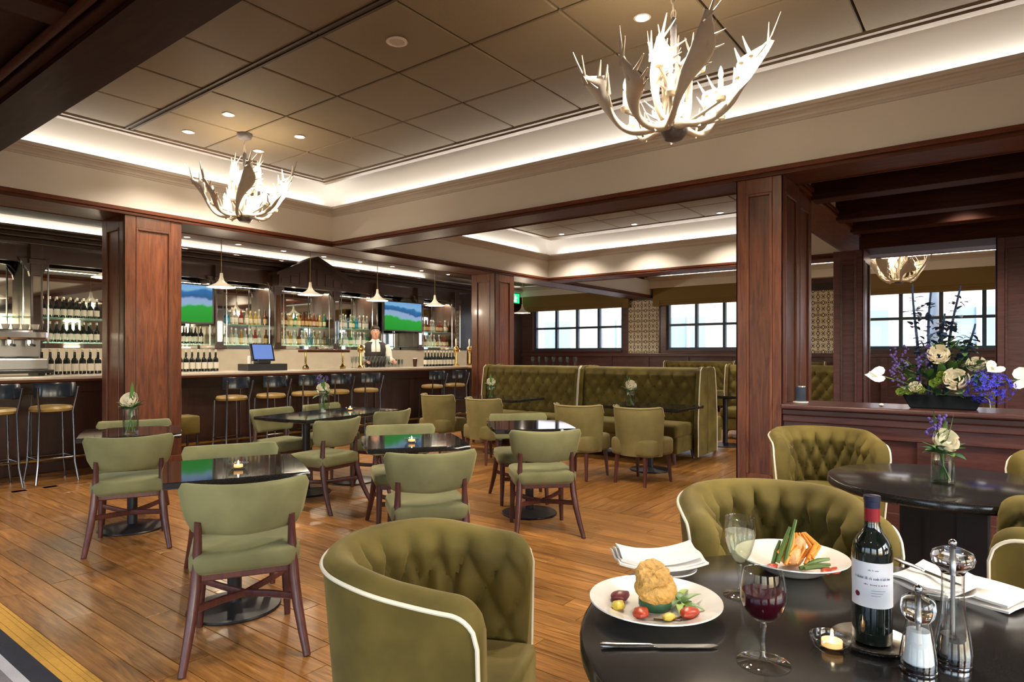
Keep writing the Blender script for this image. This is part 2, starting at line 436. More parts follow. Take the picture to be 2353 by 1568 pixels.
# second and third coffers
tiles(6.38, 10.23, 2.3, 6.92, 3.60)
for (x0, x1, y0, y1) in ((10.24, 10.50, 2.0, 7.05), (6.2, 10.24, 6.93, 7.05), (6.15, 6.37, 2.0, 7.05)):
    MB().box(x0, y0, 3.588, x1, y1, 3.68).build('ceiling_frame', 'tile_frame', cl)
tiles(11.35, 15.2, -2.3, 6.94, 3.60)

# ---- coffer sides: cove trough with moulded cornice
COVE_P = [(0.14, 3.28), (0.14, 3.90), (0.24, 3.90), (0.24, 3.28)]
CORN_P = [(0.14, 3.228), (0.0, 3.228), (-0.014, 3.228), (-0.014, 3.246), (-0.022, 3.250), (-0.026, 3.268), (-0.042, 3.284), (-0.062, 3.292), (-0.068, 3.300), (-0.068, 3.306), (-0.09, 3.310), (-0.09, 3.342), (-0.078, 3.342), (-0.070, 3.325), (-0.03, 3.30), (0.14, 3.288)]
TRN = [0]
def side(axis, at, sgn, t0, t1, corn=True, parent=None):
    """one side of a recessed coffer: axis = direction it runs along, at = face coordinate, sgn = +1 if the wall lies on the + side"""
    f = lambda poly: [(at + sgn*d_, z) for d_, z in poly]
    TRN[0] += 1
    o = MB().prism(f(COVE_P), axis, t0, t1).build('trim_%d' % TRN[0], 'cove', smooth=True, angle=30)
    struct(o, ['long white lit cove above the cornice, section %d' % TRN[0]][0], 'cove')
    c = MB().prism(f(CORN_P), axis, t0, t1).build('cornice', 'cornice', o)
    return o
def label_struct(o, s): o['label'] = s
s1 = side('x', 7.30, 1, 1.2, 5.70); s1['label'] = 'white lit cove with greige cornice above the bar side of the main coffer'
s2 = side('y', 5.49, 1, -4, 7.51); s2['label'] = 'long white lit cove with greige cornice above the wood lattice side of the main coffer'
s3 = side('x', 7.30, 1, 5.72, 10.98); s3['label'] = 'white lit cove of the second coffer above the bar beam'
s4 = side('y', 10.77, 1, 1.8, 7.51); s4['label'] = 'white lit cove at the far end of the second coffer'
s5 = side('y', 15.45, 1, -4, 7.38); s5['label'] = 'white lit cove above the far window blinds'
s6 = side('y', 15.45, 1, 7.87, 11.6); s6['label'] = 'white lit cove above the far window beside the bar wall'

# ---- beams: cream bulkheads with mahogany trim
def beam(axis, a0, a1, t0, t1, z0, label, faces=(1, 1), z1=3.27, mat='cream'):
    """a0..a1 across, t0..t1 along"""
    def bx(c0, c1, s0, s1_, zz0, zz1):
        m_ = MB()
        return m_.box(s0, c0, zz0, s1_, c1, zz1) if axis == 'x' else m_.box(c0, s0, zz0, c1, s1_, zz1)
    o = bx(a0, a1, t0, t1, z0+0.066, z1).build('ceiling_beam', mat)
    struct(o, label, 'beam')
    wm = 'wood_x' if axis == 'x' else 'wood_y'
    bx(a0-0.012, a1+0.012, t0, t1, z0, z0+0.07).build('soffit_board', wm, o, bevel=0.004)
    for s, on in ((a0, faces[0]), (a1, faces[1])):
        if not on: continue
        q = -1 if s == a0 else 1
        lo, hi = sorted((s, s+q*0.034)); bx(lo, hi, t0, t1, z0+0.028, z0+0.068).build('trim_strip', wm, o, bevel=0.005)
        lo, hi = sorted((s, s+q*0.022)); bx(lo, hi, t0, t1, z0-0.006, z0+0.02).build('trim_strip', wm, o, bevel=0.004)
    return o
beam('x', 7.30, 7.87, XB, XW, 2.82, 'cream beam with mahogany trim running over the columns in front of the bar')
beam('y', 5.49, 5.90, YB, 7.30, 2.82, 'cream beam with mahogany trim crossing above the panelled column')
beam('y', 10.77, 11.20, YB, 7.30, 2.82, 'far cream beam with thin dark trim before the windows')
beam('x', 1.40, 1.79, 5.90, 10.77, 2.82, 'cream and wood beam between the panelled column and the far pilaster')
# window-wall bulkhead
o = MB().box(15.45, YB, 3.05, XW, YW, 3.27).build('ceiling_beam', 'cream'); struct(o, 'cream bulkhead above the olive blinds of the window wall', 'beam')
# ---- dark wood soffit over the carpet
o = MB().box(1.19, YB, 2.86, 1.467, 7.30, 3.88).build('ceiling_beam', 'wood_beam'); struct(o, 'dark mahogany soffit over the carpet edge', 'beam')
MB().box(1.135, YB, 2.885, 1.19, 7.30, 3.2).build('step_board', 'wood_beam', o, bevel=0.006)
mb = MB(); mb.tube([(1.105, YB, 2.915), (1.105, 7.3, 2.915)], 0.022, 12); mb.build('rounded_bead', 'wood_y', o, smooth=True)
MB().box(0.3, YB, 2.95, 1.10, 7.30, 3.2).build('panel', 'wood_beam', o)
MB().box(0.12, YB, 2.90, 0.30, 7.30, 3.2).build('step_board', 'wood_beam', o, bevel=0.006)
MB().box(XB, YB, 2.95, 0.12, 7.30, 3.2).build('panel', 'cream', o)
for y in (0.9, 3.4, 5.9): MB().box(0.3, y, 2.91, 1.10, y+0.18, 3.0).build('cross_board', 'wood_beam', o, bevel=0.005)

# ---- bar bay ceiling
o = MB().box(XB, 7.87, 3.35, 15.45, 11.34, 3.5).build('ceiling_bar', 'tile'); struct(o, 'flat taupe ceiling strip above the bar', 'ceiling')
o = MB().box(XB, 11.34, 3.52, XW, YW+0.1, 3.70).build('trim_20', 'cove'); struct(o, 'white lit cove above the back bar', 'cove')
MB().prism([(11.60, 3.16), (11.44, 3.16), (11.42, 3.175), (11.39, 3.19), (11.375, 3.21), (11.37, 3.235), (11.385, 3.235), (11.40, 3.215), (11.60, 3.20)], 'x', XB, 15.45).build('cornice', 'cornice', o)
MB().box(XB, YW, 3.0, XW, YW+0.1, 3.60).build('back', 'cove', o)

# ---- walls
def wall_open(name, axis, at, th, t0, t1, z1, opens, mat, label):
    """wall at 'at' (thickness th away from the room), runs along axis from t0 to t1; opens = [(a, b, z0, z1)]"""
    mb = MB()
    def bx(s0, s1_, za, zb):
        if s1_-s0 < 1e-4 or zb-za < 1e-4: return
        lo, hi = sorted((at, at+th))
        mb.box(lo, s0, za, hi, s1_, zb) if axis == 'y' else mb.box(s0, lo, za, s1_, hi, zb)
    s = t0
    for (a, b, za, zb) in sorted(opens):
        bx(s, a, 0, z1); bx(a, b, 0, za); bx(a, b, zb, z1); s = b
    bx(s, t1, 0, z1)
    return struct(mb.build(name, mat), label, 'wall')
WINS = [(8.2, 11.2), (3.93, 6.93), (-0.55, 2.45), (-3.9, -1.7)]
Z0W, Z1W = 1.44, 2.70
wall_open('wall_far', 'y', XW, 0.25, YB, YW+0.2, 3.7, [(a, b, Z0W, Z1W) for a, b in WINS], 'wood_red', 'far wood panelled wall holding the row of windows')
BWIN = [(-3.3, -0.3), (0.6, 3.6), (4.5, 7.0)]
wall_open('wall_entrance', 'y', XB, -0.25, YB, YW+0.2, 3.7, [(a, b, 0.5, 2.75) for a, b in BWIN], 'cream', 'cream wall with tall windows behind the carpet')
RWIN = [(-3.2, -0.2), (0.6, 3.6), (6.4, 9.0), (11.5, 14.5)]
wall_open('wall_street', 'x', YB, -0.25, XB, XW+0.2, 3.7, [(a, b, 0.6, 2.75) for a, b in RWIN], 'cream', 'cream wall with tall street windows')
wall_open('wall_bar', 'x', YW, 0.25, XB, XW+0.2, 3.2, [], 'wood_dark', 'dark wood wall behind the bar shelves')

WN = [0]
def window(axis, at, th, a, b, z0, z1, cols, label, frame='winframe', fr=0.07, mid=0.5):
    WN[0] += 1
    root = thing('window_%d' % WN[0], label, 'window', (0, 0, 0), kind='structure')
    lo, hi = sorted((at + th*0.35, at + th*0.75)); c = (lo+hi)/2
    def bx(s0, s1_, za, zb, nm, mt, l_=lo, h_=hi):
        mb = MB(); mb.box(l_, s0, za, h_, s1_, zb) if axis == 'y' else mb.box(s0, l_, za, s1_, h_, zb)
        return mb.build(nm, mt, root)
    bx(a, b, z0, z0+fr, 'frame_bottom', frame); bx(a, b, z1-fr, z1, 'frame_top', frame)
    bx(a, a+fr, z0+fr, z1-fr, 'frame_side', frame); bx(b-fr, b, z0+fr, z1-fr, 'frame_side', frame)
    zm = z0+(z1-z0)*mid
    xs = [a+fr+(b-a-2*fr)*k/cols for k in range(cols+1)]
    for k in range(1, cols): bx(xs[k]-0.035, xs[k]+0.035, z0+fr, z1-fr, 'mullion', frame)
    bx(a+fr, b-fr, zm-0.03, zm+0.03, 'transom_bar', frame, lo+0.01, hi-0.01)
    for k in range(cols):
        for (p, q) in ((z0+fr, zm-0.03), (zm+0.03, z1-fr)):
            bx(xs[k], xs[k+1], p, q, 'pane', 'pane', c-0.003, c+0.003)
    lo2, hi2 = sorted((at, at + th)); bx(a, b, z0-0.03, z0+0.005, 'sill', 'wood_red', lo2-(0.06 if th > 0 else 0), hi2)
    return root
WL = ['window beside the bar wall, seen right of the far column', 'window above the booths between the wallpaper panel and the near column',
      'window behind the big flower arrangement', 'far window beyond the flower arrangement']
for k, (a, b) in enumerate(WINS):
    window('y', XW, 0.25, a, b, Z0W, Z1W, 4, WL[k], mid=0.52)
for k, (a, b) in enumerate(BWIN): window('y', XB, -0.25, a, b, 0.5, 2.75, 2, 'tall entrance window number %d behind the camera' % (k+1), frame='wood')
for k, (a, b) in enumerate(RWIN): window('x', YB, -0.25, a, b, 0.6, 2.75, 2, 'tall street window number %d at the side wall' % (k+1), frame='wood')

# wallpaper panels, dado rail, valances on the far wall
def wallpaper():
    m, t, b = nodemat('damask wallpaper')
    tc = N(t, 'ShaderNodeTexCoord'); mp = N(t, 'ShaderNodeMapping'); mp.inputs['Scale'].default_value = (1, 4.6, 3.6)
    t.links.new(tc.outputs['Object'], mp.inputs[0])
    def rings(off, k):
        a = N(t, 'ShaderNodeVectorMath', operation='ADD'); a.inputs[1].default_value = off; t.links.new(mp.outputs[0], a.inputs[0])
        f = N(t, 'ShaderNodeVectorMath', operation='FRACTION'); t.links.new(a.outputs[0], f.inputs[0])
        s_ = N(t, 'ShaderNodeVectorMath', operation='SUBTRACT'); s_.inputs[1].default_value = (0, 0.5, 0.5); t.links.new(f.outputs[0], s_.inputs[0])
        mu = N(t, 'ShaderNodeVectorMath', operation='MULTIPLY'); mu.inputs[1].default_value = (0, 1, 1); t.links.new(s_.outputs[0], mu.inputs[0])
        l = N(t, 'ShaderNodeVectorMath', operation='LENGTH'); t.links.new(mu.outputs[0], l.inputs[0])
        m1 = N(t, 'ShaderNodeMath', operation='MULTIPLY', i_1=k); t.links.new(l.outputs['Value'], m1.inputs[0])
        sn = N(t, 'ShaderNodeMath', operation='SINE'); t.links.new(m1.outputs[0], sn.inputs[0]); return sn
    a = rings((0, 0, 0), 30.0); c = rings((0, 0.5, 0.5), 22.0)
    mul = N(t, 'ShaderNodeMath', operation='MULTIPLY'); t.links.new(a.outputs[0], mul.inputs[0]); t.links.new(c.outputs[0], mul.inputs[1])
    gt = N(t, 'ShaderNodeMath', operation='GREATER_THAN', i_1=0.08); t.links.new(mul.outputs[0], gt.inputs[0])
    mx = N(t, 'ShaderNodeMix', data_type='RGBA'); mx.inputs[6].default_value = (0.72, 0.66, 0.54, 1); mx.inputs[7].default_value = (0.10, 0.07, 0.045, 1)
    t.links.new(gt.outputs[0], mx.inputs[0]); t.links.new(mx.outputs[2], b.inputs['Base Color']); pset(b, Roughness=0.6); return m
M['paper'] = wallpaper()
WP = ['damask wallpaper panel between the two left windows', 'damask wallpaper panel seen between the column and the pilaster']
for k, (a, b) in enumerate(((7.12, 8.0), (2.65, 3.75))):
    r = thing('wallpaper_panel', WP[k], 'wallpaper', (0, 0, 0), kind='structure')
    MB().box(XW-0.012, a, 1.36, XW-0.004, b, 2.78).build('paper', 'paper', r)
    for q in (a-0.03, b): MB().box(XW-0.03, q, 1.36, XW-0.004, q+0.03, 2.86).build('frame_side', 'wood_red', r)
    MB().box(XW-0.035, a-0.03, 2.78, XW-0.004, b+0.03, 2.95).build('frame_top', 'wood_dark', r)
o = MB().box(XW-0.06, YB, 1.27, XW-0.004, YW, 1.36).build('trim_21', 'wood_red', bevel=0.01); struct(o, 'reddish wood rail under the far windows', 'trim')
for y in [x*1.1-3.6 for x in range(13)]:
    MB().box(XW-0.03, y, 0.15, XW-0.004, y+0.12, 1.27).build('stile', 'wood_red', o)
VL = ['olive brown roman blind over the window by the bar wall', 'olive brown roman blind over the window above the booths', 'olive brown roman blind over the window behind the flowers', 'olive brown roman blind over the last far window']
for k, (a, b) in enumerate(WINS):
    r = thing('window_blind', VL[k], 'blind', (0, 0, 0))
    MB().box(15.50, a-0.28, 2.72, 15.60, b+0.28, 3.05).build('pelmet', 'curtain', r, bevel=0.01)
    for q, zz in ((0, 2.66), (1, 2.60)):
        MB().box(15.53+0.02*q, a-0.22, zz, 15.60, b+0.22, zz+0.08).build('fold', 'curtain', r, bevel=0.02)
    for yy in (a-0.28, b+0.10): MB().box(15.50, yy, 2.58, 15.59, yy+0.18, 2.74).build('tail', 'curtain', r, bevel=0.02)

# ---- panelled columns
def column(x0, x1, y0, y1, z1, label, stile=0.12, top=0.13, mat='wood', faces=('-x', '-y')):
    o = MB().box(x0+0.014, y0+0.014, 0, x1-0.014, y1-0.014, z1).build('column', mat)
    struct(o, label, 'column')
    base = 0.22
    def fr(face):
        def bx(s0, s1_, za, zb, nm, d0=0.0, d1=0.016):
            mb = MB()
            if face == '-x': mb.box(x0+d0, s0, za, x0+d1, s1_, zb)
            elif face == '+x': mb.box(x1-d1, s0, za, x1-d0, s1_, zb)
            elif face == '-y': mb.box(s0, y0+d0, za, s1_, y0+d1, zb)
            else: mb.box(s0, y1-d1, za, s1_, y1-d0, zb)
            return mb.build(nm, mat, o, bevel=0.004)
        a, b = (y0, y1) if face[1] == 'x' else (x0, x1)
        bx(a, a+stile, base, z1, 'stile'); bx(b-stile, b, base, z1, 'stile')
        bx(a+stile, b-stile, z1-top, z1, 'rail'); bx(a+stile, b-stile, base, base+0.12, 'rail')
        g = 0.022
        bx(a+stile, a+stile+g, base+0.12, z1-top, 'bead', -0.006, 0.014); bx(b-stile-g, b-stile, base+0.12, z1-top, 'bead', -0.006, 0.014)
        bx(a+stile+g, b-stile-g, z1-top-g, z1-top, 'bead', -0.006, 0.014)
    for f in faces: fr(f)
    MB().box(x0-0.015, y0-0.015, 0, x1+0.015, y1+0.015, base).build('plinth', mat, o, bevel=0.008)
    return o
column(2.847, 3.443, 7.30, 7.865, 2.82, 'tall mahogany panelled column in front of the bar, left of the middle of the room')
column(9.05, 9.62, 7.30, 7.865, 2.82, 'mahogany panelled column at the end of the bar behind the booths', faces=('-x', '-y'))
column(5.49, 6.03, 1.405, 1.786, 2.82, 'mahogany panelled column beside the low partition with flowers', stile=0.085, faces=('-x', '-y', '+y'))
column(6.05, 6.60, 1.43, 1.76, 2.82, 'narrow mahogany column directly behind the column at the partition', stile=0.10, faces=('-x', '-y'))
column(9.05, 9.60, 1.355, 1.70, 2.66, 'far mahogany pilaster left of the window behind the flowers', stile=0.08, faces=('-x', '-y'), mat='wood_red')
column(9.05, 9.60, -0.40, 0.03, 2.66, 'far mahogany pilaster right of the window behind the flowers', stile=0.08, faces=('-x', '+y'), mat='wood_red')
o = MB().box(9.02, YB, 2.66, 9.62, 1.40, 3.0).build('ceiling_beam', 'wood_beam', bevel=0.006); struct(o, 'dark header beam over the far pilasters', 'beam')
# lattice ceiling beams over the partition seating
o = MB().box(5.9, YB, 3.02, 10.77, 1.40, 3.4).build('ceiling_lattice', 'wood_dark'); struct(o, 'dark wood ceiling above the lattice beams', 'ceiling')
for k, x in enumerate((6.42, 7.57, 8.4)):
    b_ = MB().box(x, YB, 2.78, x+0.22, 1.40, 3.02).build('ceiling_beam', 'wood_beam', bevel=0.008)
    struct(b_, ['dark lattice ceiling beam nearest the partition', 'middle dark lattice ceiling beam', 'third dark lattice ceiling beam near the far header'][k], 'beam')

# ---- low partition with ledge
hw = MB().box(5.53, YB, 0, 5.72, 1.405, 0.905).build('wall_partition', 'wood_red'); struct(hw, 'low wood panelled partition with a polished ledge', 'partition')
MB().box(5.40, YB, 0.905, 5.98, 1.405, 0.945).build('ledge', 'wood_red', hw, bevel=0.012)
MB().box(5.455, YB, 0.855, 5.55, 1.405, 0.905).build('ledge_moulding', 'wood_red', hw, bevel=0.01)
MB().box(5.475, YB, 0.80, 5.55, 1.405, 0.855).build('ledge_moulding', 'wood_red', hw, bevel=0.008)
MB().box(5.50, YB, 0.70, 5.55, 1.405, 0.80).build('rail', 'wood_red', hw, bevel=0.005)
MB().box(5.50, YB, 0.0, 5.55, 1.405, 0.16).build('rail', 'wood_red', hw, bevel=0.005)
for y in (1.285, 0.42, -0.45, -1.3, -2.2): MB().box(5.502, y-0.06, 0.16, 5.55, y+0.06, 0.70).build('stile', 'wood_red', hw, bevel=0.005)

# ---- outdoors
g = MB().box(XW+0.4, -30, -0.25, 60, 40, -0.2).build('pavement', plain('pale paving', (0.45, 0.44, 0.42), 0.8)); struct(g, 'pale street paving outside the far windows', 'pavement')
M['render'] = plain('pale render', (0.52, 0.47, 0.45), 0.8, noise=0.05, nscale=3)
M['stonegrey'] = plain('grey stone', (0.42, 0.43, 0.42), 0.8, noise=0.1, nscale=8)
bd = thing('building', 'pale rendered building across the street beyond the far windows', 'building', (26, 0, 0))
MB().box(0, -22, -0.2, 6, 34, 9).build('wall', 'render', bd)
for k in range(16):
    y = -20+3.3*k
    for z in (0.9, 4.2):
        w_ = MB().box(-0.06, y, z, 0.02, y+1.5, z+2.0).build('window', plain('dark window glass', (0.22, 0.30, 0.36), 0.1) if (k == 0 and z < 1) else bpy.data.materials['dark window glass'], bd)
        MB().box(-0.10, y+0.7, z, 0.0, y+0.8, z+2.0).build('mullion', 'white', w_)
for k, y in enumerate((10.3, 5.6, 5.0, 1.1)):
    if k == 2: continue
    pl = MB().lathe([(0.36, -0.2), (0.36, 0.1), (0.28, 0.15), (0.27, 3.4), (0.36, 3.5), (0.36, 3.7)], 20, (18.6, y, 0)).build('porch_column', 'stonegrey', smooth=True)
    tag(pl, ['grey stone porch column outside the window by the bar wall', 'grey stone porch column outside the window above the booths', '', 'grey stone porch column outside the window behind the flowers'][k], 'column')

# ================================================================ furniture prototypes
def dining_chair(label):
    t = thing('dining_chair', label, 'chair')
    MB().rrect(0.47, 0.45, 0.375, 0.47, 0.07, 0.025, 0, 0.0, dome=0.012).build('seat', 'velvet2', t, smooth=True, angle=70)
    MB().rrect(0.43, 0.40, 0.345, 0.38, 0.05, 0.006).build('seat_frame', 'leg', t)
    rings = []; ns = 26
    for i in range(ns+1):
        s = -1 + 2*i/ns; e = abs(s)
        rd = 0.0 if e < 0.86 else 0.055*(1 - sqrt(max(0, 1-((e-0.86)/0.14)**2)))
        th = 0.046 if e < 0.93 else 0.046*sqrt(max(0.05, 1-((e-0.93)/0.075)**2))
        zb = 0.550 + rd*1.15 - 0.012*(1-e); zt = 0.775 - rd*0.7 + 0.012*e*e
        ring = []; n = 18
        for k in range(n):
            a = 2*pi*k/n; q = abs(cos(a))**0.45*(1 if cos(a) > 0 else -1); p = abs(sin(a))**0.45*(1 if sin(a) > 0 else -1)
            z = (zb+zt)/2 + p*(zt-zb)/2; v = (z-0.55)/0.225
            x = s*(0.240 + 0.042*v); y = -0.215 + 0.105*s*s - 0.05*v + q*th/2 - 0.008*sin(pi*v)
            ring.append((x, y, z))
        rings.append(ring)
    MB().loft(rings).build('backrest', 'velvet2', t, smooth=True, angle=80)
    for s in (-1, 1):
        pts = [(s*0.195, -0.190, 0.61), (s*0.196, -0.184, 0.53), (s*0.199, -0.185, 0.44), (s*0.205, -0.198, 0.32), (s*0.218, -0.235, 0.20), (s*0.235, -0.285, 0.09), (s*0.250, -0.335, 0.0)]
        MB().tube(pts, [0.019, 0.021, 0.024, 0.025, 0.023, 0.020, 0.017], 8, flat=[0.015, 0.017, 0.022, 0.024, 0.022, 0.019, 0.016]).build('leg', 'leg', t, smooth=True, angle=50)
        MB().tube([(s*0.195, 0.175, 0.40), (s*0.198, 0.18, 0.2), (s*0.205, 0.19, 0.0)], [0.024, 0.021, 0.015], 8).build('leg', 'leg', t, smooth=True, angle=50)
        MB().tube([(s*0.212, -0.222, 0.235), (s*0.10, -0.08, 0.215), (0, 0.0, 0.205), (-s*0.10, 0.10, 0.215), (-s*0.196, 0.18, 0.235)], [0.010]*5, 8, flat=[0.018]*5).build('stretcher', 'leg', t, smooth=True)
    return t

def U_path(w_, front, n_arc=40, n_arm=12):
    """plan of a tub chair shell: list of (x, y, nx, ny, arc length from front)"""
    out = []; L = 0
    for k in range(n_arm): y = front - front*k/n_arm; out.append((w_, y, 1, 0, front*k/n_arm))
    for k in range(n_arc+1):
        a = -pi*k/n_arc; out.append((w_*cos(a), w_*sin(a), cos(a), sin(a), front + w_*pi*k/n_arc))
    for k in range(1, n_arm+1): y = front*k/n_arm; out.append((-w_, y, -1, 0, front + w_*pi + y))
    return out
def tuft(u, v, su, sv, vtop):
    """diamond quilting, 0 in the creases and 1 on the pads; buttons at rows v = vtop, vtop - sv ..."""
    g = (v - vtop)/sv
    if g >= 0: return abs(sin(pi*u/su))**0.5
    p = u/su + g/2; q = u/su - g/2
    return (abs(sin(pi*p))*abs(sin(pi*q)))**0.5
def tub_chair(label):
    t = thing('tub_chair', label, 'armchair')
    W_, FR, ZB = 0.335, 0.22, 0.13
    path = U_path(W_, FR, 64, 20); LT = path[-1][4]; mid = LT/2; T_ = 0.085
    def ztop(L):
        e = min(L, LT-L); f = min(1, max(0, (e-0.02)/0.40)); z = 0.800 + 0.040*(f*f*(3-2*f))
        r = 0.075
        return z - (0 if e >= r else r - sqrt(max(0, r*r-(r-e)**2)))
    rings = []; pipe = []
    nin = 30
    for (x, y, nx, ny, L) in path:
        zt = ztop(L); ring = []
        tap = lambda z: 0.055*(1-(z-ZB)/(0.80-ZB))
        for z in (ZB, ZB+0.2, ZB+0.4, zt-0.06): ring.append((tap(z), z))
        ring += [(0.0, zt-0.035), (0.010, zt-0.014), (0.028, zt-0.002), (0.045, zt), (0.064, zt-0.006)]
        for k in range(nin+1):
            z = zt-0.02 - (zt-0.02-0.36)*k/nin
            d_ = 0.076 + 0.02*(k/nin)
            h = tuft(L-mid, z, 0.135, 0.110, 0.735)
            fade = min(1, k/4.0)*min(1, max(0, (z-0.42)/0.08))*min(1, min(L, LT-L)/0.06)
            ring.append((d_ + 0.004 + 0.050*h*fade, z))
        rings.append([(x - nx*o_, y - ny*o_, z) for o_, z in ring])
        pipe.append((x + nx*0.003, y + ny*0.003, zt-0.034))
    mb = MB(); mb.loft(rings, closed=True, cap0=True, cap1=True)
    mb.build('shell', 'velvet', t, smooth=True, angle=75)
    e0 = pipe[0]; e1 = pipe[-1]
    low = lambda p: (p[0]-(0.05 if p[0] > 0 else -0.05), p[1], ZB)
    mb = MB(); mb.tube([low(e0), ((e0[0]+low(e0)[0])/2, e0[1], 0.42)] + pipe + [((e1[0]+low(e1)[0])/2, e1[1], 0.42), low(e1)], 0.0058, 6)
    mb.build('piping', 'piping', t, smooth=True)
    # buttons
    nb = int(mid/0.135)
    btn = None
    for j in range(3):
        z = 0.735 - 0.110*j; off = 0 if j % 2 == 0 else 0.5
        for i in range(-nb, nb+1):
            u = (i+off)*0.135
            if abs(u) > mid-0.10: continue
            q = min(path, key=lambda p: abs(p[4]-(mid+u))); o_ = 0.083
            if btn is None:
                me_o = MB().ball((0, 0, 0), 0.011, 8, 5).build('button', 'velvet', t, smooth=True); btn = me_o.data; b_ = me_o
            else: b_ = mobj('button', btn, None, t)
            b_.location = (q[0]-q[2]*o_, q[1]-q[3]*o_, z)
    # seat cushion (D shape)
    wi = W_-0.10; pts = [(wi, FR+0.03)] + [(wi*cos(-pi*k/16), wi*sin(-pi*k/16)) for k in range(17)] + [(-wi, FR+0.03)]
    rr = lambda s, z: [(p[0]*s, (p[1]-0.05)*s+0.05, z) for p in pts]
    MB().loft([rr(0.97, 0.30), rr(1, 0.32), rr(1, 0.43), rr(0.97, 0.455), rr(0.85, 0.47), rr(0.4, 0.475)]).build('seat_cushion', 'velvet', t, smooth=True, angle=70)
    pts2 = [(0.27, FR-0.01)] + [(0.27*cos(-pi*k/16), 0.27*sin(-pi*k/16)) for k in range(17)] + [(-0.27, FR-0.01)]
    MB().loft([[(p[0], p[1], 0.11) for p in pts2], [(p[0], p[1], 0.31) for p in pts2]]).build('seat_base', 'velvet', t)
    for (x, y) in ((0.2, 0.2), (-0.2, 0.2), (0.19, -0.19), (-0.19, -0.19)):
        MB().tube([(x, y, 0.12), (x*1.08, y*1.08, 0)], [0.024, 0.015], 8).build('leg', 'leg', t, smooth=True)
    return t

def side_chair(label):
    """low upholstered chair with a wrapped back used at the booths"""
    t = thing('barrel_chair', label, 'chair')
    rings = []
    for i in range(29):
        s = -1 + 2*i/28; e = abs(s); a = s*R(74)
        zt = 0.80 + 0.02*e**4 - (0 if e < 0.9 else 0.10*((e-0.9)/0.1)**2) ; ring = []
        for (o_, z) in ((0.0, 0.30), (0.0, 0.5), (0.0, 0.7), (0.0, zt-0.03), (0.012, zt-0.008), (0.03, zt), (0.05, zt-0.008), (0.062, zt-0.03), (0.066, 0.7), (0.07, 0.5), (0.07, 0.30)):
            rr = 0.355 - o_ - 0.045*(0.83-z)/0.53
            ring.append((sin(a)*rr*0.90, 0.10 - cos(a)*rr, z))
        rings.append(ring)
    MB().loft(rings).build('backrest', 'velvet3', t, smooth=True, angle=75)
    MB().rrect(0.52, 0.50, 0.30, 0.475, 0.10, 0.03, 0, 0.05, dome=0.012).build('seat', 'velvet3', t, smooth=True, angle=70)
    pp = [(p[3][0]*1.006, p[3][1]-0.002, p[4][2]) for p in rings]
    MB().tube(pp, 0.005, 6).build('piping', 'brasspipe', t, smooth=True)
    for (x, y) in ((0.19, 0.24), (-0.19, 0.24), (0.17, -0.15), (-0.17, -0.15)):
        MB().tube([(x, y, 0.31), (x*1.08, y*1.15, 0)], [0.026, 0.015], 8).build('leg', 'leg', t, smooth=True)
    return t

def pedestal_table(label, w_=0.66, l=0.66, bulge=0.012, two=False, z=0.75):
    t = thing('pedestal_table', label, 'table')
    def outline(ins, zz):
        out = []
        cs = [(w_/2, -l/2), (w_/2, l/2), (-w_/2, l/2), (-w_/2, -l/2)]
        for k in range(4):
            a, b = cs[k], cs[(k+1) % 4]; nx, ny = (b[1]-a[1]), -(b[0]-a[0]); ln = sqrt(nx*nx+ny*ny); nx /= ln; ny /= ln
            for j in range(8):
                q = j/8; bu = bulge*4*q*(1-q) - ins
                out.append((a[0]+(b[0]-a[0])*q + nx*bu - (0 if j else 0), a[1]+(b[1]-a[1])*q + ny*bu, zz))
        return out
    MB().loft([outline(0.012, z-0.035), outline(0.0, z-0.028), outline(0.0, z-0.005), outline(0.005, z)]).build('table_top', 'granite2', t, smooth=True, angle=30)
    for x in ((-w_*0.25, w_*0.25) if two else (0,)):
        MB().lathe([(0.23, 0), (0.235, 0.006), (0.23, 0.014), (0.10, 0.026), (0.045, 0.04)], 28, (x, 0, 0)).build('base', 'iron', t, smooth=True)
        MB().lathe([(0.036, 0.03), (0.036, z-0.04)], 16, (x, 0, 0)).build('pedestal', 'iron', t, smooth=True)
        MB().cbox((x, 0, z-0.045), (0.3, 0.3, 0.02)).build('top_plate', 'iron', t)
    return t
def round_table(label, r, loc, z=0.75, cube=False):
    t = thing('round_table', label, 'table', loc)
    MB().lathe([(r-0.03, z-0.045), (r-0.006, z-0.042), (r, z-0.034), (r, z-0.010), (r-0.004, z-0.003), (r-0.012, z)], 72).build('table_top', 'granite', t, smooth=True, angle=30)
    if cube:
        MB().box(-0.17, -0.17, 0.02, 0.17, 0.17, z-0.045).build('pedestal', 'iron', t, bevel=0.01)
        for s in (-1, 1): MB().box(-0.175, s*0.06-0.01, 0.03, -0.168, s*0.06+0.01, z-0.06).build('edge_strip', 'iron', t)
    else: MB().lathe([(0.05, 0.02), (0.05, z-0.045)], 20).build('pedestal', 'iron', t, smooth=True)
    MB().lathe([(0.33, 0), (0.33, 0.01), (0.1, 0.03)], 40).build('base', 'iron', t, smooth=True)
    return t

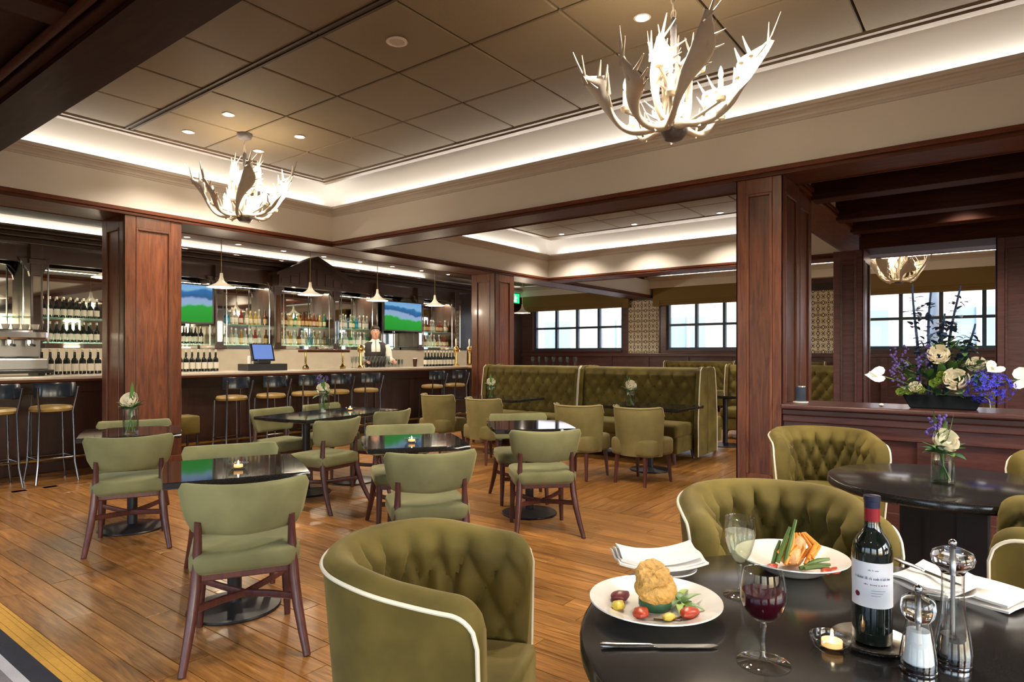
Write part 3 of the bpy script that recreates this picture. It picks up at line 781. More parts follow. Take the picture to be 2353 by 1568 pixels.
def booth(label, L=1.65):
    """sofa booth: local x along the length, faces -y, back plane at y = +0"""
    t = thing('booth_sofa', label, 'sofa')
    H = 1.165
    # tufted back
    nx = int(L/0.022); nz = 40; rings = []
    for i in range(nx+1):
        x = -L/2 + L*i/nx; ed = min(1, min(x+L/2, L/2-x)/0.03); ring = [(x, 0.26, 0.30), (x, 0.26, H-0.07), (x, 0.245, H-0.02), (x, 0.21, H), (x, 0.14, H), (x, 0.08, H-0.01), (x, 0.055, H-0.035), (x, 0.05, H-0.07)]
        for k in range(nz+1):
            z = H-0.09 - (H-0.09-0.44)*k/nz
            h = tuft(x, z, 0.165, 0.115, H-0.13)
            ring.append((x, 0.065 - 0.05*(H-z)/0.7 - 0.045*h*min(1, max(0, (z-0.47)/0.05))*ed, z))
        ring.append((x, 0.02, 0.30)); rings.append(ring)
    MB().loft(rings).build('backrest', 'velvet', t, smooth=True, angle=75)
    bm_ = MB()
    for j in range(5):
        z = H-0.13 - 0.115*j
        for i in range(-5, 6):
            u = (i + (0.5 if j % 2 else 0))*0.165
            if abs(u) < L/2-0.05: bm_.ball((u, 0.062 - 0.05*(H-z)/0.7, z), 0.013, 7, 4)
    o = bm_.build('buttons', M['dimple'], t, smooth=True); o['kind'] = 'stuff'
    for s in (-1, 1):
        prof = [(0.27, 0.06), (0.275, H-0.06), (0.25, H+0.005), (0.16, H+0.018), (0.07, H+0.008), (0.02, H-0.03), (0.012, H-0.07), (-0.02, 0.9), (-0.06, 0.5), (-0.06, 0.06)]
        x0 = s*(L/2); e = MB().prism(prof, 'x', x0-0.0 if s > 0 else x0-0.055, x0+0.055 if s > 0 else x0).build('end_panel', 'velvet', t, bevel=0.012)
        MB().tube([(x0+s*0.056, p[0], p[1]) for p in prof[4:]], 0.007, 6).build('piping', 'piping', e)
    MB().box(-L/2+0.03, -0.50, 0.14, L/2-0.03, 0.2, 0.34).build('seat_base', 'velvet', t, bevel=0.02)
    for k in range(2):
        MB().rrect(L/2-0.04, 0.56, 0.33, 0.485, 0.04, 0.03, (k-0.5)*(L/2-0.03), -0.245, dome=0.01).build('seat_cushion', 'velvet', t, smooth=True, angle=70)
    for s in (-1, 1):
        for y in (-0.42, 0.18): MB().tube([(s*(L/2-0.12), y, 0.15), (s*(L/2-0.10), y, 0)], [0.03, 0.018], 8).build('leg', 'leg', t, smooth=True)
    return t
def bar_stool(label):
    t = thing('bar_stool', label, 'stool')
    MB().lathe([(0.16, 0.735), (0.19, 0.745), (0.195, 0.77), (0.18, 0.795), (0.1, 0.805)], 24).build('seat', M['stoolseat'], t, smooth=True)
    for (sx, sy) in ((1, 1), (-1, 1), (1, -1), (-1, -1)):
        top = 1.0 if sy < 0 else 0.75
        pts = [(sx*0.19, sy*0.19, 0), (sx*0.165, sy*0.165, 0.2), (sx*0.15, sy*0.155, 0.74)]
        if sy < 0: pts += [(sx*0.17, sy*0.19, 0.90), (sx*0.18, sy*0.21, 1.0)]
        MB().tube(pts, 0.011, 8).build('leg', 'darkchrome', t, smooth=True)
    rings = []
    for i in range(13):
        a = R(-58 + 116*i/12); r0 = 0.225; ring = []
        for (o_, z) in ((0, 0.90), (0, 1.03), (0.008, 1.045), (0.022, 1.045), (0.03, 1.03), (0.03, 0.90), (0.015, 0.89)):
            ring.append((sin(a)*(r0-o_), -cos(a)*(r0-o_), z))
        rings.append(ring)
    MB().loft(rings).build('backrest', M['stoolback'], t, smooth=True)
    for z, r0 in ((0.25, 0.225),):
        for k in range(4):
            a = pi/4 + k*pi/2; b = a + pi/2
            MB().tube([(r0*1.02*cos(a), r0*1.02*sin(a), z), (r0*1.02*cos(b), r0*1.02*sin(b), z)], 0.008, 6).build('foot_rail', 'darkchrome', t, smooth=True)
    return t
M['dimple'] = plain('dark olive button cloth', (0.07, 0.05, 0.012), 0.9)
M['darkchrome'] = plain('dark chrome', (0.20, 0.22, 0.26), 0.2, 1.0)
M['stoolseat'] = plain('mustard leather', (0.26, 0.17, 0.05), 0.4)
M['stoolback'] = plain('blue black leather', (0.008, 0.012, 0.02), 0.25, coat=0.1)

# ================================================================ placing the furniture
def face(az): return R(az) - pi/2          # local +y looks along azimuth az
dc = Proto(dining_chair(''))
G1 = 'olive open-back dining chairs'
spots = [
    ((1.653, 2.87), 61, 'sage green dining chair nearest the camera, back to us at the television-reflecting table'),
    ((2.025, 3.654), 244, 'sage green dining chair on the far side of the table with the reflected television'),
    ((1.991, 4.981), 65, 'sage green dining chair back to us, at the vase table near the bar column'),
    ((2.301, 5.703), 246, 'olive dining chair facing us behind the flower vase near the bar column'),
    ((2.787, 2.786), 54, 'olive dining chair with its back to us at the middle table with a candle'),
    ((3.409, 3.663), 234, 'olive dining chair facing us across the middle table with a candle'),
    ((4.074, 2.826), 46, 'olive dining chair with its back to us at the table reflecting the bright window'),
    ((4.714, 3.496), 226, 'olive dining chair facing us across the table reflecting the bright window'),
    ((3.503, 4.782), 98, 'olive dining chair pulled up to the long table, its wooden leg towards us'),
    ((4.379, 5.046), 98, 'olive dining chair on the near side of the long table, half hidden'),
    ((3.791, 5.86), 278, 'olive dining chair on the bar side of the long table, left of its vase'),
    ((4.464, 5.936), 278, 'olive dining chair on the bar side of the long table, behind its vase'),
]
for (x, y), az, lb in spots: dc.place((x, y, 0), face(az), lb, G1)
pt = Proto(pedestal_table(''))
G2 = 'black topped pedestal tables'
for (x, y), az, lb in (((1.80, 3.23), 65, 'square black pedestal table reflecting the television, candle on top'),
                       ((2.14, 5.33), 66, 'square black pedestal table with a flower vase near the bar column'),
                       ((3.09, 3.22), 54, 'square black pedestal table with a candle in the middle of the room'),
                       ((4.38, 3.16), 46, 'square black pedestal table reflecting the bright window')):
    pt.place((x, y, 0), face(az), lb, G2)
lt = pedestal_table('long black pedestal table with two posts before the bar', 1.30, 0.70, 0.02, True); lt.location = (4.03, 5.39, 0); lt.rotation_euler = (0, 0, R(8))

tc_ = Proto(tub_chair(''))
G3 = 'tufted olive tub chairs'
for (x, y), az, lb in (((1.335, 1.285), -66, 'tufted olive tub chair with white piping at the left of the laid table'),
                       ((2.42, 0.65), 212, 'tufted olive tub chair facing us behind the plate and wine bottle'),
                       ((4.63, 0.93), 203, 'tufted olive tub chair against the panelled column behind the flower table'),
                       ((2.86, -0.205), 88, 'tufted olive tub chair cut off by the picture edge beside the pepper mill'),
                       ((4.57, -0.43), 140, 'tufted olive tub chair at the partition, only a sliver in the picture'),
                       ((10.5, -0.15), 200, 'far tufted olive tub chair behind the large flower arrangement')):
    tc_.place((x, y, 0), face(az), lb, G3, 0.96 if az == -66 else 1.0)

sc_ = Proto(side_chair(''))
G4 = 'khaki barrel chairs at the booths'
for (x, y), az, lb in (((6.30, 6.04), -4, 'khaki barrel chair farthest along the booths, nearest the bar'),
                       ((6.11, 5.07), -8, 'khaki barrel chair in front of the left booth vase'),
                       ((5.99, 3.65), 2, 'khaki barrel chair left of the pair at the right booth'),
                       ((6.11, 2.99), -8, 'khaki barrel chair right of the pair at the right booth')):
    sc_.place((x, y, 0), face(az), lb, G4)
bt = Proto(booth(''))
G5 = 'tufted olive booth sofas'
for (x, y), rz, lb in (((7.78, 5.64), -pi/2, 'tufted olive booth sofa beside the far column'),
                       ((7.78, 3.86), -pi/2, 'tufted olive booth sofa whose open end faces the near column'),
                       ((8.33, 5.64), pi/2, 'booth sofa standing back to back behind the left booth'),
                       ((8.33, 3.86), pi/2, 'booth sofa standing back to back behind the right booth'),
                       ((15.1, 5.85), -pi/2, 'far booth sofa under the window above the booths, left part'),
                       ((15.1, 3.9), -pi/2, 'far booth sofa under the window above the booths, right part'),
                       ((10.6, 2.75), -pi/2, 'booth sofa seen between the near column and the far pilaster')):
    o = bt.place((x, y, 0), rz, lb, G5)
bl = Proto(pedestal_table('', 0.72, 1.0, 0.0))
for (x, y), lb in (((6.86, 5.45), 'black table at the left booth with a small vase'), ((6.86, 3.22), 'black table at the right booth with a small vase'), ((9.35, 3.2), 'black table at the booths behind')):
    bl.place((x, y, 0), 0, lb, 'booth tables')
round_table('round black granite table laid with plates, wine and mills', 0.60, (1.50, 0.21, 0))
round_table('round black granite table with a flower vase before the partition', 0.50, (3.62, 0.20, 0), cube=True)
st = Proto(bar_stool(''))
G6 = 'chrome bar stools'
for k, x in enumerate((1.93, 2.42)):
    st.place((x, 8.02, 0), 0, ['chrome bar stool at the picture edge under the coffee machine', 'chrome bar stool left of the bar column'][k], G6)
for k, x in enumerate((4.43, 5.0, 5.55, 6.1, 6.67, 8.16, 8.75)):
    st.place((x, 8.02, 0), 0, ['first', 'second', 'third', 'fourth', 'fifth', 'sixth', 'seventh'][k] + ' chrome bar stool counting right from the bar column', G6)
# low padded box behind the bar column
pf = thing('footstool', 'small mustard padded box seat right of the bar column base', 'stool', (3.62, 7.62, 0))
MB().rrect(0.25, 0.3, 0.41, 0.62, 0.03, 0.02).build('cushion', 'velvet', pf, smooth=True, angle=60)
for (x, y) in ((0.1, 0.12), (-0.1, 0.12), (0.1, -0.12), (-0.1, -0.12)): MB().tube([(x, y, 0.42), (x, y, 0)], 0.014, 8).build('leg', 'iron', pf, smooth=True)

sb = thing('sideboard', 'dark wood sideboard with a row of glasses behind the left booth', 'sideboard', (12.0, 8.0, 0))
MB().box(-0.22, -0.75, 0.08, 0.22, 0.75, 1.04).build('carcass', 'wood_dark', sb, bevel=0.006)
MB().box(-0.25, -0.78, 1.04, 0.25, 0.78, 1.075).build('top', 'wood_red', sb, bevel=0.008)
for k in range(3):
    d_ = MB().box(-0.235, -0.72+0.49*k, 0.12, -0.22, -0.25+0.49*k, 1.0).build('door', 'wood_dark', sb, bevel=0.004)
    MB().ball((-0.245, -0.30+0.49*k, 0.6), 0.014, 8, 6).build('knob', 'brass', d_, smooth=True)
for y in (-0.6, 0.6): MB().box(-0.18, y-0.04, 0, 0.18, y+0.04, 0.08).build('foot', 'wood_dark', sb)

# ================================================================ the bar
bar = thing('bar_counter', 'long dark wood bar counter with a pale stone top and brass foot rail', 'bar counter')
MB().box(XB, 8.58, 0.12, 9.95, 8.66, 1.055).build('front_board', 'wood_dark', bar)
MB().box(9.87, 8.58, 0.0, 9.95, 9.02, 1.055).build('end_board', 'wood_dark', bar)
MB().box(XB, 8.56, 0, 9.96, 8.68, 0.13).build('plinth', 'wood_dark', bar, bevel=0.01)
MB().box(XB, 8.29, 1.062, 10.0, 9.02, 1.10).build('top', 'bartop', bar, bevel=0.012)
MB().box(XB, 8.30, 1.035, 9.98, 8.66, 1.062).build('top_edge', 'wood_x', bar, bevel=0.008)
MB().box(XB, 8.545, 0.90, 9.95, 8.585, 1.035).build('rail', 'wood_dark', bar, bevel=0.006)
for k in range(17):
    x = -3.3 + 0.82*k
    MB().box(x-0.05, 8.555, 0.13, x+0.05, 8.585, 0.90).build('stile', 'wood_dark', bar, bevel=0.006)
mb = MB(); mb.tube([(XB, 8.42, 0.17), (9.9, 8.42, 0.17)], 0.022, 10); mb.build('foot_rail', 'brass', bar, smooth=True)
for k in range(9): MB().tube([(-2.9+1.55*k, 8.42, 0.17), (-2.9+1.55*k, 8.57, 0.11)], 0.014, 8).build('rail_bracket', 'brass', bar, smooth=True)

# ---- back bar
POSTS = [1.8, 3.11, 4.45, 5.79, 6.93, 8.28, 9.41, 10.67, 11.97]
bb = thing('back_bar', 'dark wood back bar with mirrors, glass shelves and a peaked centre piece', 'back bar', kind='structure')
MB().box(0.6, 10.70, 0, 12.4, 11.56, 0.98).build('cabinet_base', 'wood_dark', bb)
MB().box(0.6, 10.66, 0.98, 12.4, 11.5, 1.02).build('counter', 'marble', bb, bevel=0.006)
MB().box(0.6, 10.94, 1.02, 12.4, 11.5, 1.43).build('upstand', 'marble', bb)
MB().box(0.5, 11.30, 1.43, 12.5, 11.36, 3.0).build('backing', 'wood_dark', bb)
for k in range(len(POSTS)-1):
    a, b = POSTS[k]+0.07, POSTS[k+1]-0.07
    MB().box(a, 11.285, 1.44, b, 11.30, 2.72).build('mirror', 'mirror', bb)
    if k not in (2, 6):
        for z in (1.52, 1.885): MB().box(a+0.01, 11.02, z-0.012, b-0.01, 11.27, z).build('glass_shelf', 'shelfglass', bb)
    else: MB().box(a+0.01, 11.02, 1.508, b-0.01, 11.27, 1.52).build('glass_shelf', 'shelfglass', bb)
    # arched valance
    if k != 4:
        n = 14; top = 2.98; pts = []
        for i in range(n+1):
            q = i/n; x = a + (b-a)*q; e = min(q, 1-q)*(b-a); z = 2.66 - (0.11*(1-sqrt(max(0, 1-(1-min(1, e/0.14))**2))))
            pts.append((x, z))
        poly = [(a, top)] + pts + [(b, top)]
        MB().prism([(p[0], p[1]) for p in poly], 'y', 10.98, 11.06).build('valance', 'wood_dark', bb)
for x in POSTS:
    p = MB().box(x-0.075, 10.88, 1.43, x+0.075, 11.30, 3.0).build('post', 'wood_dark', bb, bevel=0.008)
    MB().box(x-0.10, 10.85, 1.43, x+0.10, 11.1, 1.50).build('post_base', 'wood_dark', p, bevel=0.008)
    MB().box(x-0.10, 10.85, 2.62, x+0.10, 11.1, 2.70).build('capital', 'wood_dark', p, bevel=0.012)
    MB().box(x-0.045, 10.872, 1.56, x+0.045, 10.884, 2.46).build('mirror_inset', 'mirror', p)
    for s in (-1, 1):
        mb = MB(); mb.tube([(x+s*0.15, 10.93, 1.5), (x+s*0.15, 10.93, 2.66)], 0.012, 8); mb.build('glass_rod', 'chrome', p, smooth=True)
    MB().prism([(x-0.20, 2.70), (x+0.20, 2.70), (x+0.09, 2.52), (x+0.075, 2.45), (x-0.075, 2.45), (x-0.09, 2.52)], 'y', 10.90, 10.96).build('bracket', 'wood_dark', p)
for (y, z0, z1) in ((10.86, 2.90, 2.98), (10.80, 2.98, 3.05), (10.74, 3.05, 3.10)):
    MB().box(0.5, y, z0, 12.5, 11.36, z1).build('cornice', 'wood_dark', bb, bevel=0.012)
px0, px1, pxm = 6.80, 8.42, 7.61
ped = MB().prism([(px0, 2.62), (px1, 2.62), (px1, 2.84), (pxm, 3.19), (px0, 2.84)], 'y', 10.64, 10.86).build('pediment', 'wood_dark', bb)
for s in (0, 1):
    a, b = ((px0-0.08, 2.86), (pxm, 3.25)) if s == 0 else ((px1+0.08, 2.86), (pxm, 3.25))
    MB().prism([(a[0], a[1]), (b[0], b[1]), (b[0], b[1]-0.07), (a[0], a[1]-0.055)], 'y', 10.58, 10.88).build('raking_moulding', 'wood_dark', ped)
for q in range(8):
    x = px0 + 0.12 + q*0.195; h = 3.10 - abs(x-pxm)*0.43
    MB().box(x-0.075, 10.625, 2.68, x+0.075, 10.64, max(2.78, h-0.06)).build('carved_panel', 'wood_dark', ped, bevel=0.01)

# shelf light strips behind the bottles (part of the lit back bar)
for (a, b) in ((5.86, 6.86), (7.0, 8.2), (8.35, 9.34), (3.2, 4.36), (10.75, 11.9), (4.55, 5.7)):
    strip('shelf_light', ((a+b)/2, 11.20, 1.46), b-a, 'x', 8.0*(b-a), 0.03, (1.0, 0.86, 0.62))
    strip('shelf_light', ((a+b)/2, 11.20, 2.60), b-a, 'x', 10.0*(b-a), 0.03, (1.0, 0.86, 0.62), down=True)

# ---- bottles
def bottle(name, label, colr, r, h, neck, lab, cap, glassy=0.6, group=None):
    t = thing(name, label, 'bottle', group=group)
    key = 'bottle glass %s' % str(colr)
    m_ = bpy.data.materials.get(key) or plain(key, colr, 0.08, trans=glassy, coat=0.3, ior=1.4)
    sh = h*(1-neck)
    MB().lathe([(r*0.8, 0), (r, 0.006), (r, sh*0.86), (r*0.8, sh*0.97), (r*0.42, sh*1.06), (r*0.36, h*0.93), (r*0.40, h*0.94), (r*0.40, h)], 12).build('glass_body', m_, t, smooth=True)
    kl = 'label paper %s' % str(lab)
    ml = bpy.data.materials.get(kl) or plain(kl, lab, 0.6)
    MB().lathe([(r*1.012, sh*0.2), (r*1.02, sh*0.21), (r*1.02, sh*0.66), (r*1.012, sh*0.67)], 12, cap0=False, cap1=False).build('label', ml, t, smooth=True)
    kc = 'cap %s' % str(cap)
    mc = bpy.data.materials.get(kc) or plain(kc, cap, 0.35)
    MB().lathe([(r*0.43, h*0.90), (r*0.43, h+0.004), (r*0.3, h+0.008)], 10).build('cap', mc, t, smooth=True)
    return t
ORD = ['first', 'second', 'third', 'fourth', 'fifth', 'sixth', 'seventh', 'eighth', 'ninth', 'tenth', 'eleventh', 'twelfth', 'thirteenth', 'fourteenth', 'fifteenth', 'sixteenth']
GW = 'wine bottles on the left back bar shelves'
wine = Proto(bottle('wine_bottle', '', (0.012, 0.016, 0.014), 0.037, 0.30, 0.36, (0.72, 0.70, 0.62), (0.62, 0.58, 0.48), 0.0))
for k in range(9): wine.place((3.25+0.088*k, 11.12, 1.885), 0, ORD[k] + ' dark wine bottle from the left on the upper shelf left of the bar column', GW)
for k in range(9): wine.place((3.25+0.088*k, 11.12, 1.52), 0, ORD[k] + ' dark wine bottle from the left on the lower shelf left of the bar column', GW)
for k in range(9): wine.place((2.60+0.084*k, 8.93, 1.10), 0, ORD[k] + ' dark wine bottle in the row on the bar top left of the column', 'wine bottles on the bar top')
for k in range(9): wine.place((4.02+0.084*k, 8.93, 1.10), 0, ORD[k] + ' dark wine bottle in the row on the bar top under the left television', 'wine bottles on the bar top')
for k in range(11): wine.place((4.58+0.10*k, 11.12, 1.52), 0, ORD[k] + ' dark wine bottle on the shelf under the left television', GW)
for k in range(11): wine.place((8.9+0.088*k, 8.93, 1.10), 0, ORD[k] + ' dark wine bottle in the row on the bar top right of the bartender', 'wine bottles on the bar top')
KIND = [('amber', (0.55, 0.28, 0.06), 0.036, 0.27, 0.34, (0.75, 0.66, 0.45), (0.5, 0.35, 0.12), 0.5), ('clear', (0.80, 0.84, 0.82), 0.037, 0.29, 0.33, (0.80, 0.80, 0.78), (0.72, 0.72, 0.74), 0.7),
        ('green', (0.05, 0.32, 0.16), 0.036, 0.28, 0.36, (0.72, 0.70, 0.45), (0.1, 0.3, 0.1), 0.5), ('gold', (0.72, 0.52, 0.16), 0.038, 0.25, 0.30, (0.82, 0.74, 0.5), (0.6, 0.45, 0.2), 0.5),
        ('brown', (0.14, 0.05, 0.02), 0.037, 0.28, 0.36, (0.65, 0.45, 0.2), (0.05, 0.04, 0.04), 0.2), ('pale', (0.85, 0.78, 0.60), 0.035, 0.30, 0.38, (0.85, 0.82, 0.75), (0.75, 0.7, 0.6), 0.6),
        ('blue', (0.02, 0.28, 0.48), 0.042, 0.24, 0.30, (0.05, 0.35, 0.55), (0.1, 0.2, 0.5), 0.4), ('red', (0.35, 0.05, 0.03), 0.036, 0.27, 0.34, (0.7, 0.6, 0.5), (0.4, 0.05, 0.05), 0.4)]
kp = [Proto(bottle('spirit_bottle', '', c, r, h, nk, lb, cp_, g_)) for (_, c, r, h, nk, lb, cp_, g_) in KIND]
rb = random.Random(11)
BAYN = {3: 'behind the till', 4: 'under the gable', 5: 'left of the bartender', 7: 'right of both televisions'}
def fillbay(k, z, seq):
    a, b = POSTS[k]+0.15, POSTS[k+1]-0.13; n = int((b-a)/0.088); where = BAYN[k]
    for i in range(n+1):
        j = seq[i % len(seq)] if rb.random() < 0.75 else rb.randrange(8)
        x = a + (b-a)*i/n + rb.uniform(-0.006, 0.006)
        kp[j].place((x, 11.12+rb.uniform(-0.03, 0.03), z), rb.random(), '%s bottle from the left, %s, on the %s shelf %s' % (ORD[i], KIND[j][0], 'upper' if z > 1.7 else 'lower', where), 'spirit bottles on the back bar')
fillbay(3, 1.885, (6, 6, 5, 5, 3, 5, 3, 0, 5, 3, 0)); fillbay(3, 1.52, (1, 1, 5, 1, 0, 1, 1, 7))
fillbay(4, 1.885, (4, 3, 4, 3, 2, 0, 4, 4)); fillbay(4, 1.52, (2, 3, 5, 0, 1, 4, 1))
fillbay(5, 1.885, (2, 1, 5, 1, 5, 2)); fillbay(5, 1.52, (1, 2, 1, 1, 2))
fillbay(7, 1.52, (1, 2, 1, 4)); fillbay(7, 1.885, (4, 4, 1, 4))

# ---- televisions
def screen_mat(seed):
    m, t, b = nodemat('television picture %d' % seed)
    tc = N(t, 'ShaderNodeTexCoord'); sx = N(t, 'ShaderNodeSeparateXYZ'); t.links.new(tc.outputs['Object'], sx.inputs[0])
    nz = N(t, 'ShaderNodeTexNoise', i_Scale=3.0 + seed, i_Detail=3.0); t.links.new(tc.outputs['Object'], nz.inputs['Vector'])
    mu = N(t, 'ShaderNodeMath', operation='MULTIPLY_ADD', i_1=0.22, i_2=-0.11); t.links.new(nz.outputs[0], mu.inputs[0])
    sl = N(t, 'ShaderNodeMath', operation='MULTIPLY_ADD', i_1=(0.10 if seed else -0.10)); t.links.new(sx.outputs['X'], sl.inputs[0]); t.links.new(mu.outputs[0], sl.inputs[2])
    ad = N(t, 'ShaderNodeMath', operation='ADD'); t.links.new(sx.outputs['Z'], ad.inputs[0]); t.links.new(sl.outputs[0], ad.inputs[1])
    mr = N(t, 'ShaderNodeMapRange', i_1=-0.31, i_2=0.31); t.links.new(ad.outputs[0], mr.inputs[0])
    rp = N(t, 'ShaderNodeValToRGB'); e = rp.color_ramp.elements
    e[0].position = 0.0; e[0].color = (0.01, 0.42, 0.03, 1); e[1].position = 0.40; e[1].color = (0.02, 0.50, 0.05, 1)
    for p, c in ((0.46, (0.35, 0.62, 0.80, 1)), (0.60, (0.40, 0.55, 0.90, 1)), (0.66, (0.02, 0.14, 0.35, 1)), (0.80, (0.03, 0.22, 0.55, 1)), (0.86, (0.30, 0.62, 0.95, 1)), (1.0, (0.25, 0.55, 1.0, 1))):
        q = e.new(p); q.color = c
    t.links.new(mr.outputs[0], rp.inputs[0]); t.links.new(rp.outputs[0], b.inputs['Emission Color'])
    pset(b, **{'Base Color': (0.01, 0.01, 0.01, 1), 'Emission Strength': 0.42, 'Roughness': 0.5, 'Specular IOR Level': 0.1}); return m
for k, (x, lb) in enumerate(((5.03, 'flat television showing a green pitch beside the left bar column'), (10.02, 'flat television showing a green pitch above the bartender'))):
    t = thing('television', lb, 'television', (x, 10.78, 2.19))
    MB().box(-0.59, -0.025, -0.34, 0.59, 0.03, 0.34).build('casing', 'black', t, bevel=0.008)
    MB().box(-0.56, -0.030, -0.305, 0.56, -0.024, 0.315).build('screen', screen_mat(k), t)
    MB().box(-0.12, 0.03, -0.12, 0.12, 0.36, 0.12).build('bracket', 'black', t)

# ---- pendant lamps
def pendant(label):
    t = thing('pendant_lamp', label, 'lamp')
    MB().lathe([(0.006, 0.12), (0.006, 1.04)], 8).build('cord', 'brass', t, smooth=True)
    MB().lathe([(0.05, 1.015), (0.055, 1.035), (0.02, 1.045)], 16).build('ceiling_cap', 'brass', t, smooth=True)
    MB().lathe([(0.018, 0.20), (0.026, 0.13), (0.045, 0.085), (0.08, 0.05), (0.145, 0.018), (0.19, 0.0), (0.192, -0.008), (0.188, -0.006), (0.14, 0.008), (0.075, 0.04), (0.02, 0.09)], 28, cap0=False, cap1=False).build('shade', 'lampshade', t, smooth=True)
    MB().ball((0, 0, 0.012), 0.030, 12, 8).build('bulb', 'bulb', t, smooth=True)
    return t
pe = Proto(pendant(''))
for k, x in enumerate((3.30, 4.76, 6.25, 7.66, 9.13, 12.05)):
    pe.place((x, 8.9, 2.31), 0, ['cream conical pendant lamp hidden behind the left bar column', 'cream conical pendant lamp beside the left television', 'cream conical pendant lamp in front of the peaked centre piece',
        'cream conical pendant lamp left of the right television', 'cream conical pendant lamp right of the right television', 'cream conical lamp right of the far column'][k], 'pendant lamps over the bar')
    lamp('pendant_light', 'POINT', (x, 8.9, 2.24), 26, (1.0, 0.84, 0.62), 0.04)

# ---- till, gantry, taps, coffee machine
t = thing('till', 'black till with a lit blue touch screen on the bar top', 'till', (5.30, 8.72, 1.10), R(-8))
MB().box(-0.30, -0.18, 0, 0.30, 0.18, 0.10).build('cash_drawer', 'black', t, bevel=0.008)
MB().box(-0.10, -0.06, 0.10, 0.10, 0.10, 0.16).build('stand', 'black', t, bevel=0.01)
s_ = MB().prism([(-0.05, 0.14), (0.0, 0.14), (0.10, 0.40), (0.05, 0.40)], 'x', -0.17, 0.17).build('monitor', 'black', t, bevel=0.006)
mb = MB(); mb.add([(-0.145, -0.0455, 0.168), (0.145, -0.0455, 0.168), (0.145, 0.0375, 0.385), (-0.145, 0.0375, 0.385)], [(0, 1, 2, 3)]); mb.build('screen', plain('till screen', (0.02, 0.03, 0.08), 0.2, emit=(0.25, 0.40, 0.95), estr=0.4), s_, recalc=False)
MB().lathe([(0.03, 0), (0.03, 0.1), (0.02, 0.12)], 12, (-0.19, 0.02, 0.10)).build('receipt_roll', 'white', t, smooth=True)
t = thing('glass_gantry', 'brass and wood glass rack standing on the bar top', 'rack', (6.42, 8.75, 1.10))
for x in (-0.36, 0.36):
    MB().lathe([(0.05, 0), (0.055, 0.03), (0.03, 0.06), (0.016, 0.09), (0.016, 0.27)], 14, (x, 0, 0)).build('brass_post', 'brass', t, smooth=True)
MB().box(-0.42, -0.12, 0.27, 0.42, 0.12, 0.31).build('shelf', 'wood_x', t, bevel=0.008)
def flute(label, h=0.20):
    t = thing('flute_glass', label, 'glass')
    MB().lathe([(0.028, 0), (0.03, 0.004), (0.006, 0.012), (0.005, 0.07), (0.016, 0.085), (0.026, 0.12), (0.027, h), (0.025, h), (0.022, 0.12), (0.004, 0.09)], 12).build('bowl', M['barglass'], t, smooth=True); return t
M['barglass'] = thin_glass('bar glassware', (0.80, 0.86, 0.86), 2.2)
ff = Proto(flute(''))
for k in range(9): ff.place((6.08+0.085*k, 8.75, 1.41), 0, ORD[k] + ' clear flute glass from the left on the brass glass rack', 'flutes on the rack')
for k in range(12): ff.place((7.1+0.075*k, 8.9, 1.10), 0, ORD[k] + ' clear flute glass from the left on the bar top near the bartender', 'flutes on the bar top')
for k in range(16): ff.place((9.30+0.10*(k % 8), 10.78+0.1*(k//8), 1.02), 0, '%s clear flute from the left in the %s row under the right television' % (ORD[k % 8], 'near' if k < 8 else 'far'), 'flutes on the back counter')
for k in range(14): ff.place((11.93+0.1*(k % 2), 7.36+0.095*k, 1.075), 0, ORD[k] + ' clear glass from the right on the sideboard behind the left booth', 'glasses on the sideboard')
for k, x in enumerate((7.05, 9.45, 9.85)):
    t = thing('beer_tap', ['brass beer tap left of the bartender', 'brass beer tap right of the bartender', 'brass beer tap at the far end of the bar'][k], 'tap', (x, 8.62, 1.10))
    MB().lathe([(0.06, 0), (0.065, 0.02), (0.03, 0.05), (0.025, 0.26), (0.05, 0.29), (0.055, 0.36), (0.03, 0.40)], 16).build('column', 'brass', t, smooth=True)
    MB().tube([(0, -0.03, 0.33), (0, -0.09, 0.33), (0, -0.11, 0.27)], 0.010, 8).build('spout', 'brass', t, smooth=True)
    MB().lathe([(0.008, 0.38), (0.016, 0.44), (0.02, 0.52), (0.012, 0.55)], 10).build('handle', 'white', t, smooth=True)
t = thing('coffee_machine', 'chrome coffee machine with cups on top at the picture edge', 'coffee machine', (2.20, 8.75, 1.10))
MB().box(-0.36, -0.20, 0.06, 0.36, 0.22, 0.20).build('drip_body', 'steel', t, bevel=0.02)
MB().box(-0.34, 0.0, 0.20, 0.34, 0.22, 0.42).build('back_body', 'steel', t, bevel=0.02)
MB().box(-0.36, -0.20, 0.40, 0.36, 0.22, 0.52).build('top_body', 'chrome', t, bevel=0.03)
MB().box(-0.40, -0.24, 0.03, 0.40, -0.05, 0.07).build('drip_tray', 'black', t, bevel=0.01)
for x in (-0.3, 0.3): MB().box(x-0.03, -0.16, 0, x+0.03, 0.18, 0.06).build('foot', 'black', t)
for x in (-0.18, 0.02, 0.2):
    g_ = MB().lathe([(0.04, 0.34), (0.04, 0.40)], 14, (x, -0.12, 0)).build('group_head', 'chrome', t, smooth=True)
    MB().tube([(x, -0.14, 0.35), (x, -0.28, 0.34)], 0.014, 8).build('portafilter_handle', 'black', g_, smooth=True)
cup = Proto(thing('coffee_cup', '', 'cup')); 
MB().lathe([(0.022, 0), (0.03, 0.01), (0.042, 0.06), (0.039, 0.06), (0.02, 0.012)], 14).build('cup_body', 'white', cup.root, smooth=True); bpy.context.view_layer.update(); reg_tree(cup.root)
for k in range(7): cup.place((1.93+0.09*k, 8.70, 1.62), 0, ORD[k] + ' white cup from the left on top of the coffee machine', 'cups on the coffee machine')
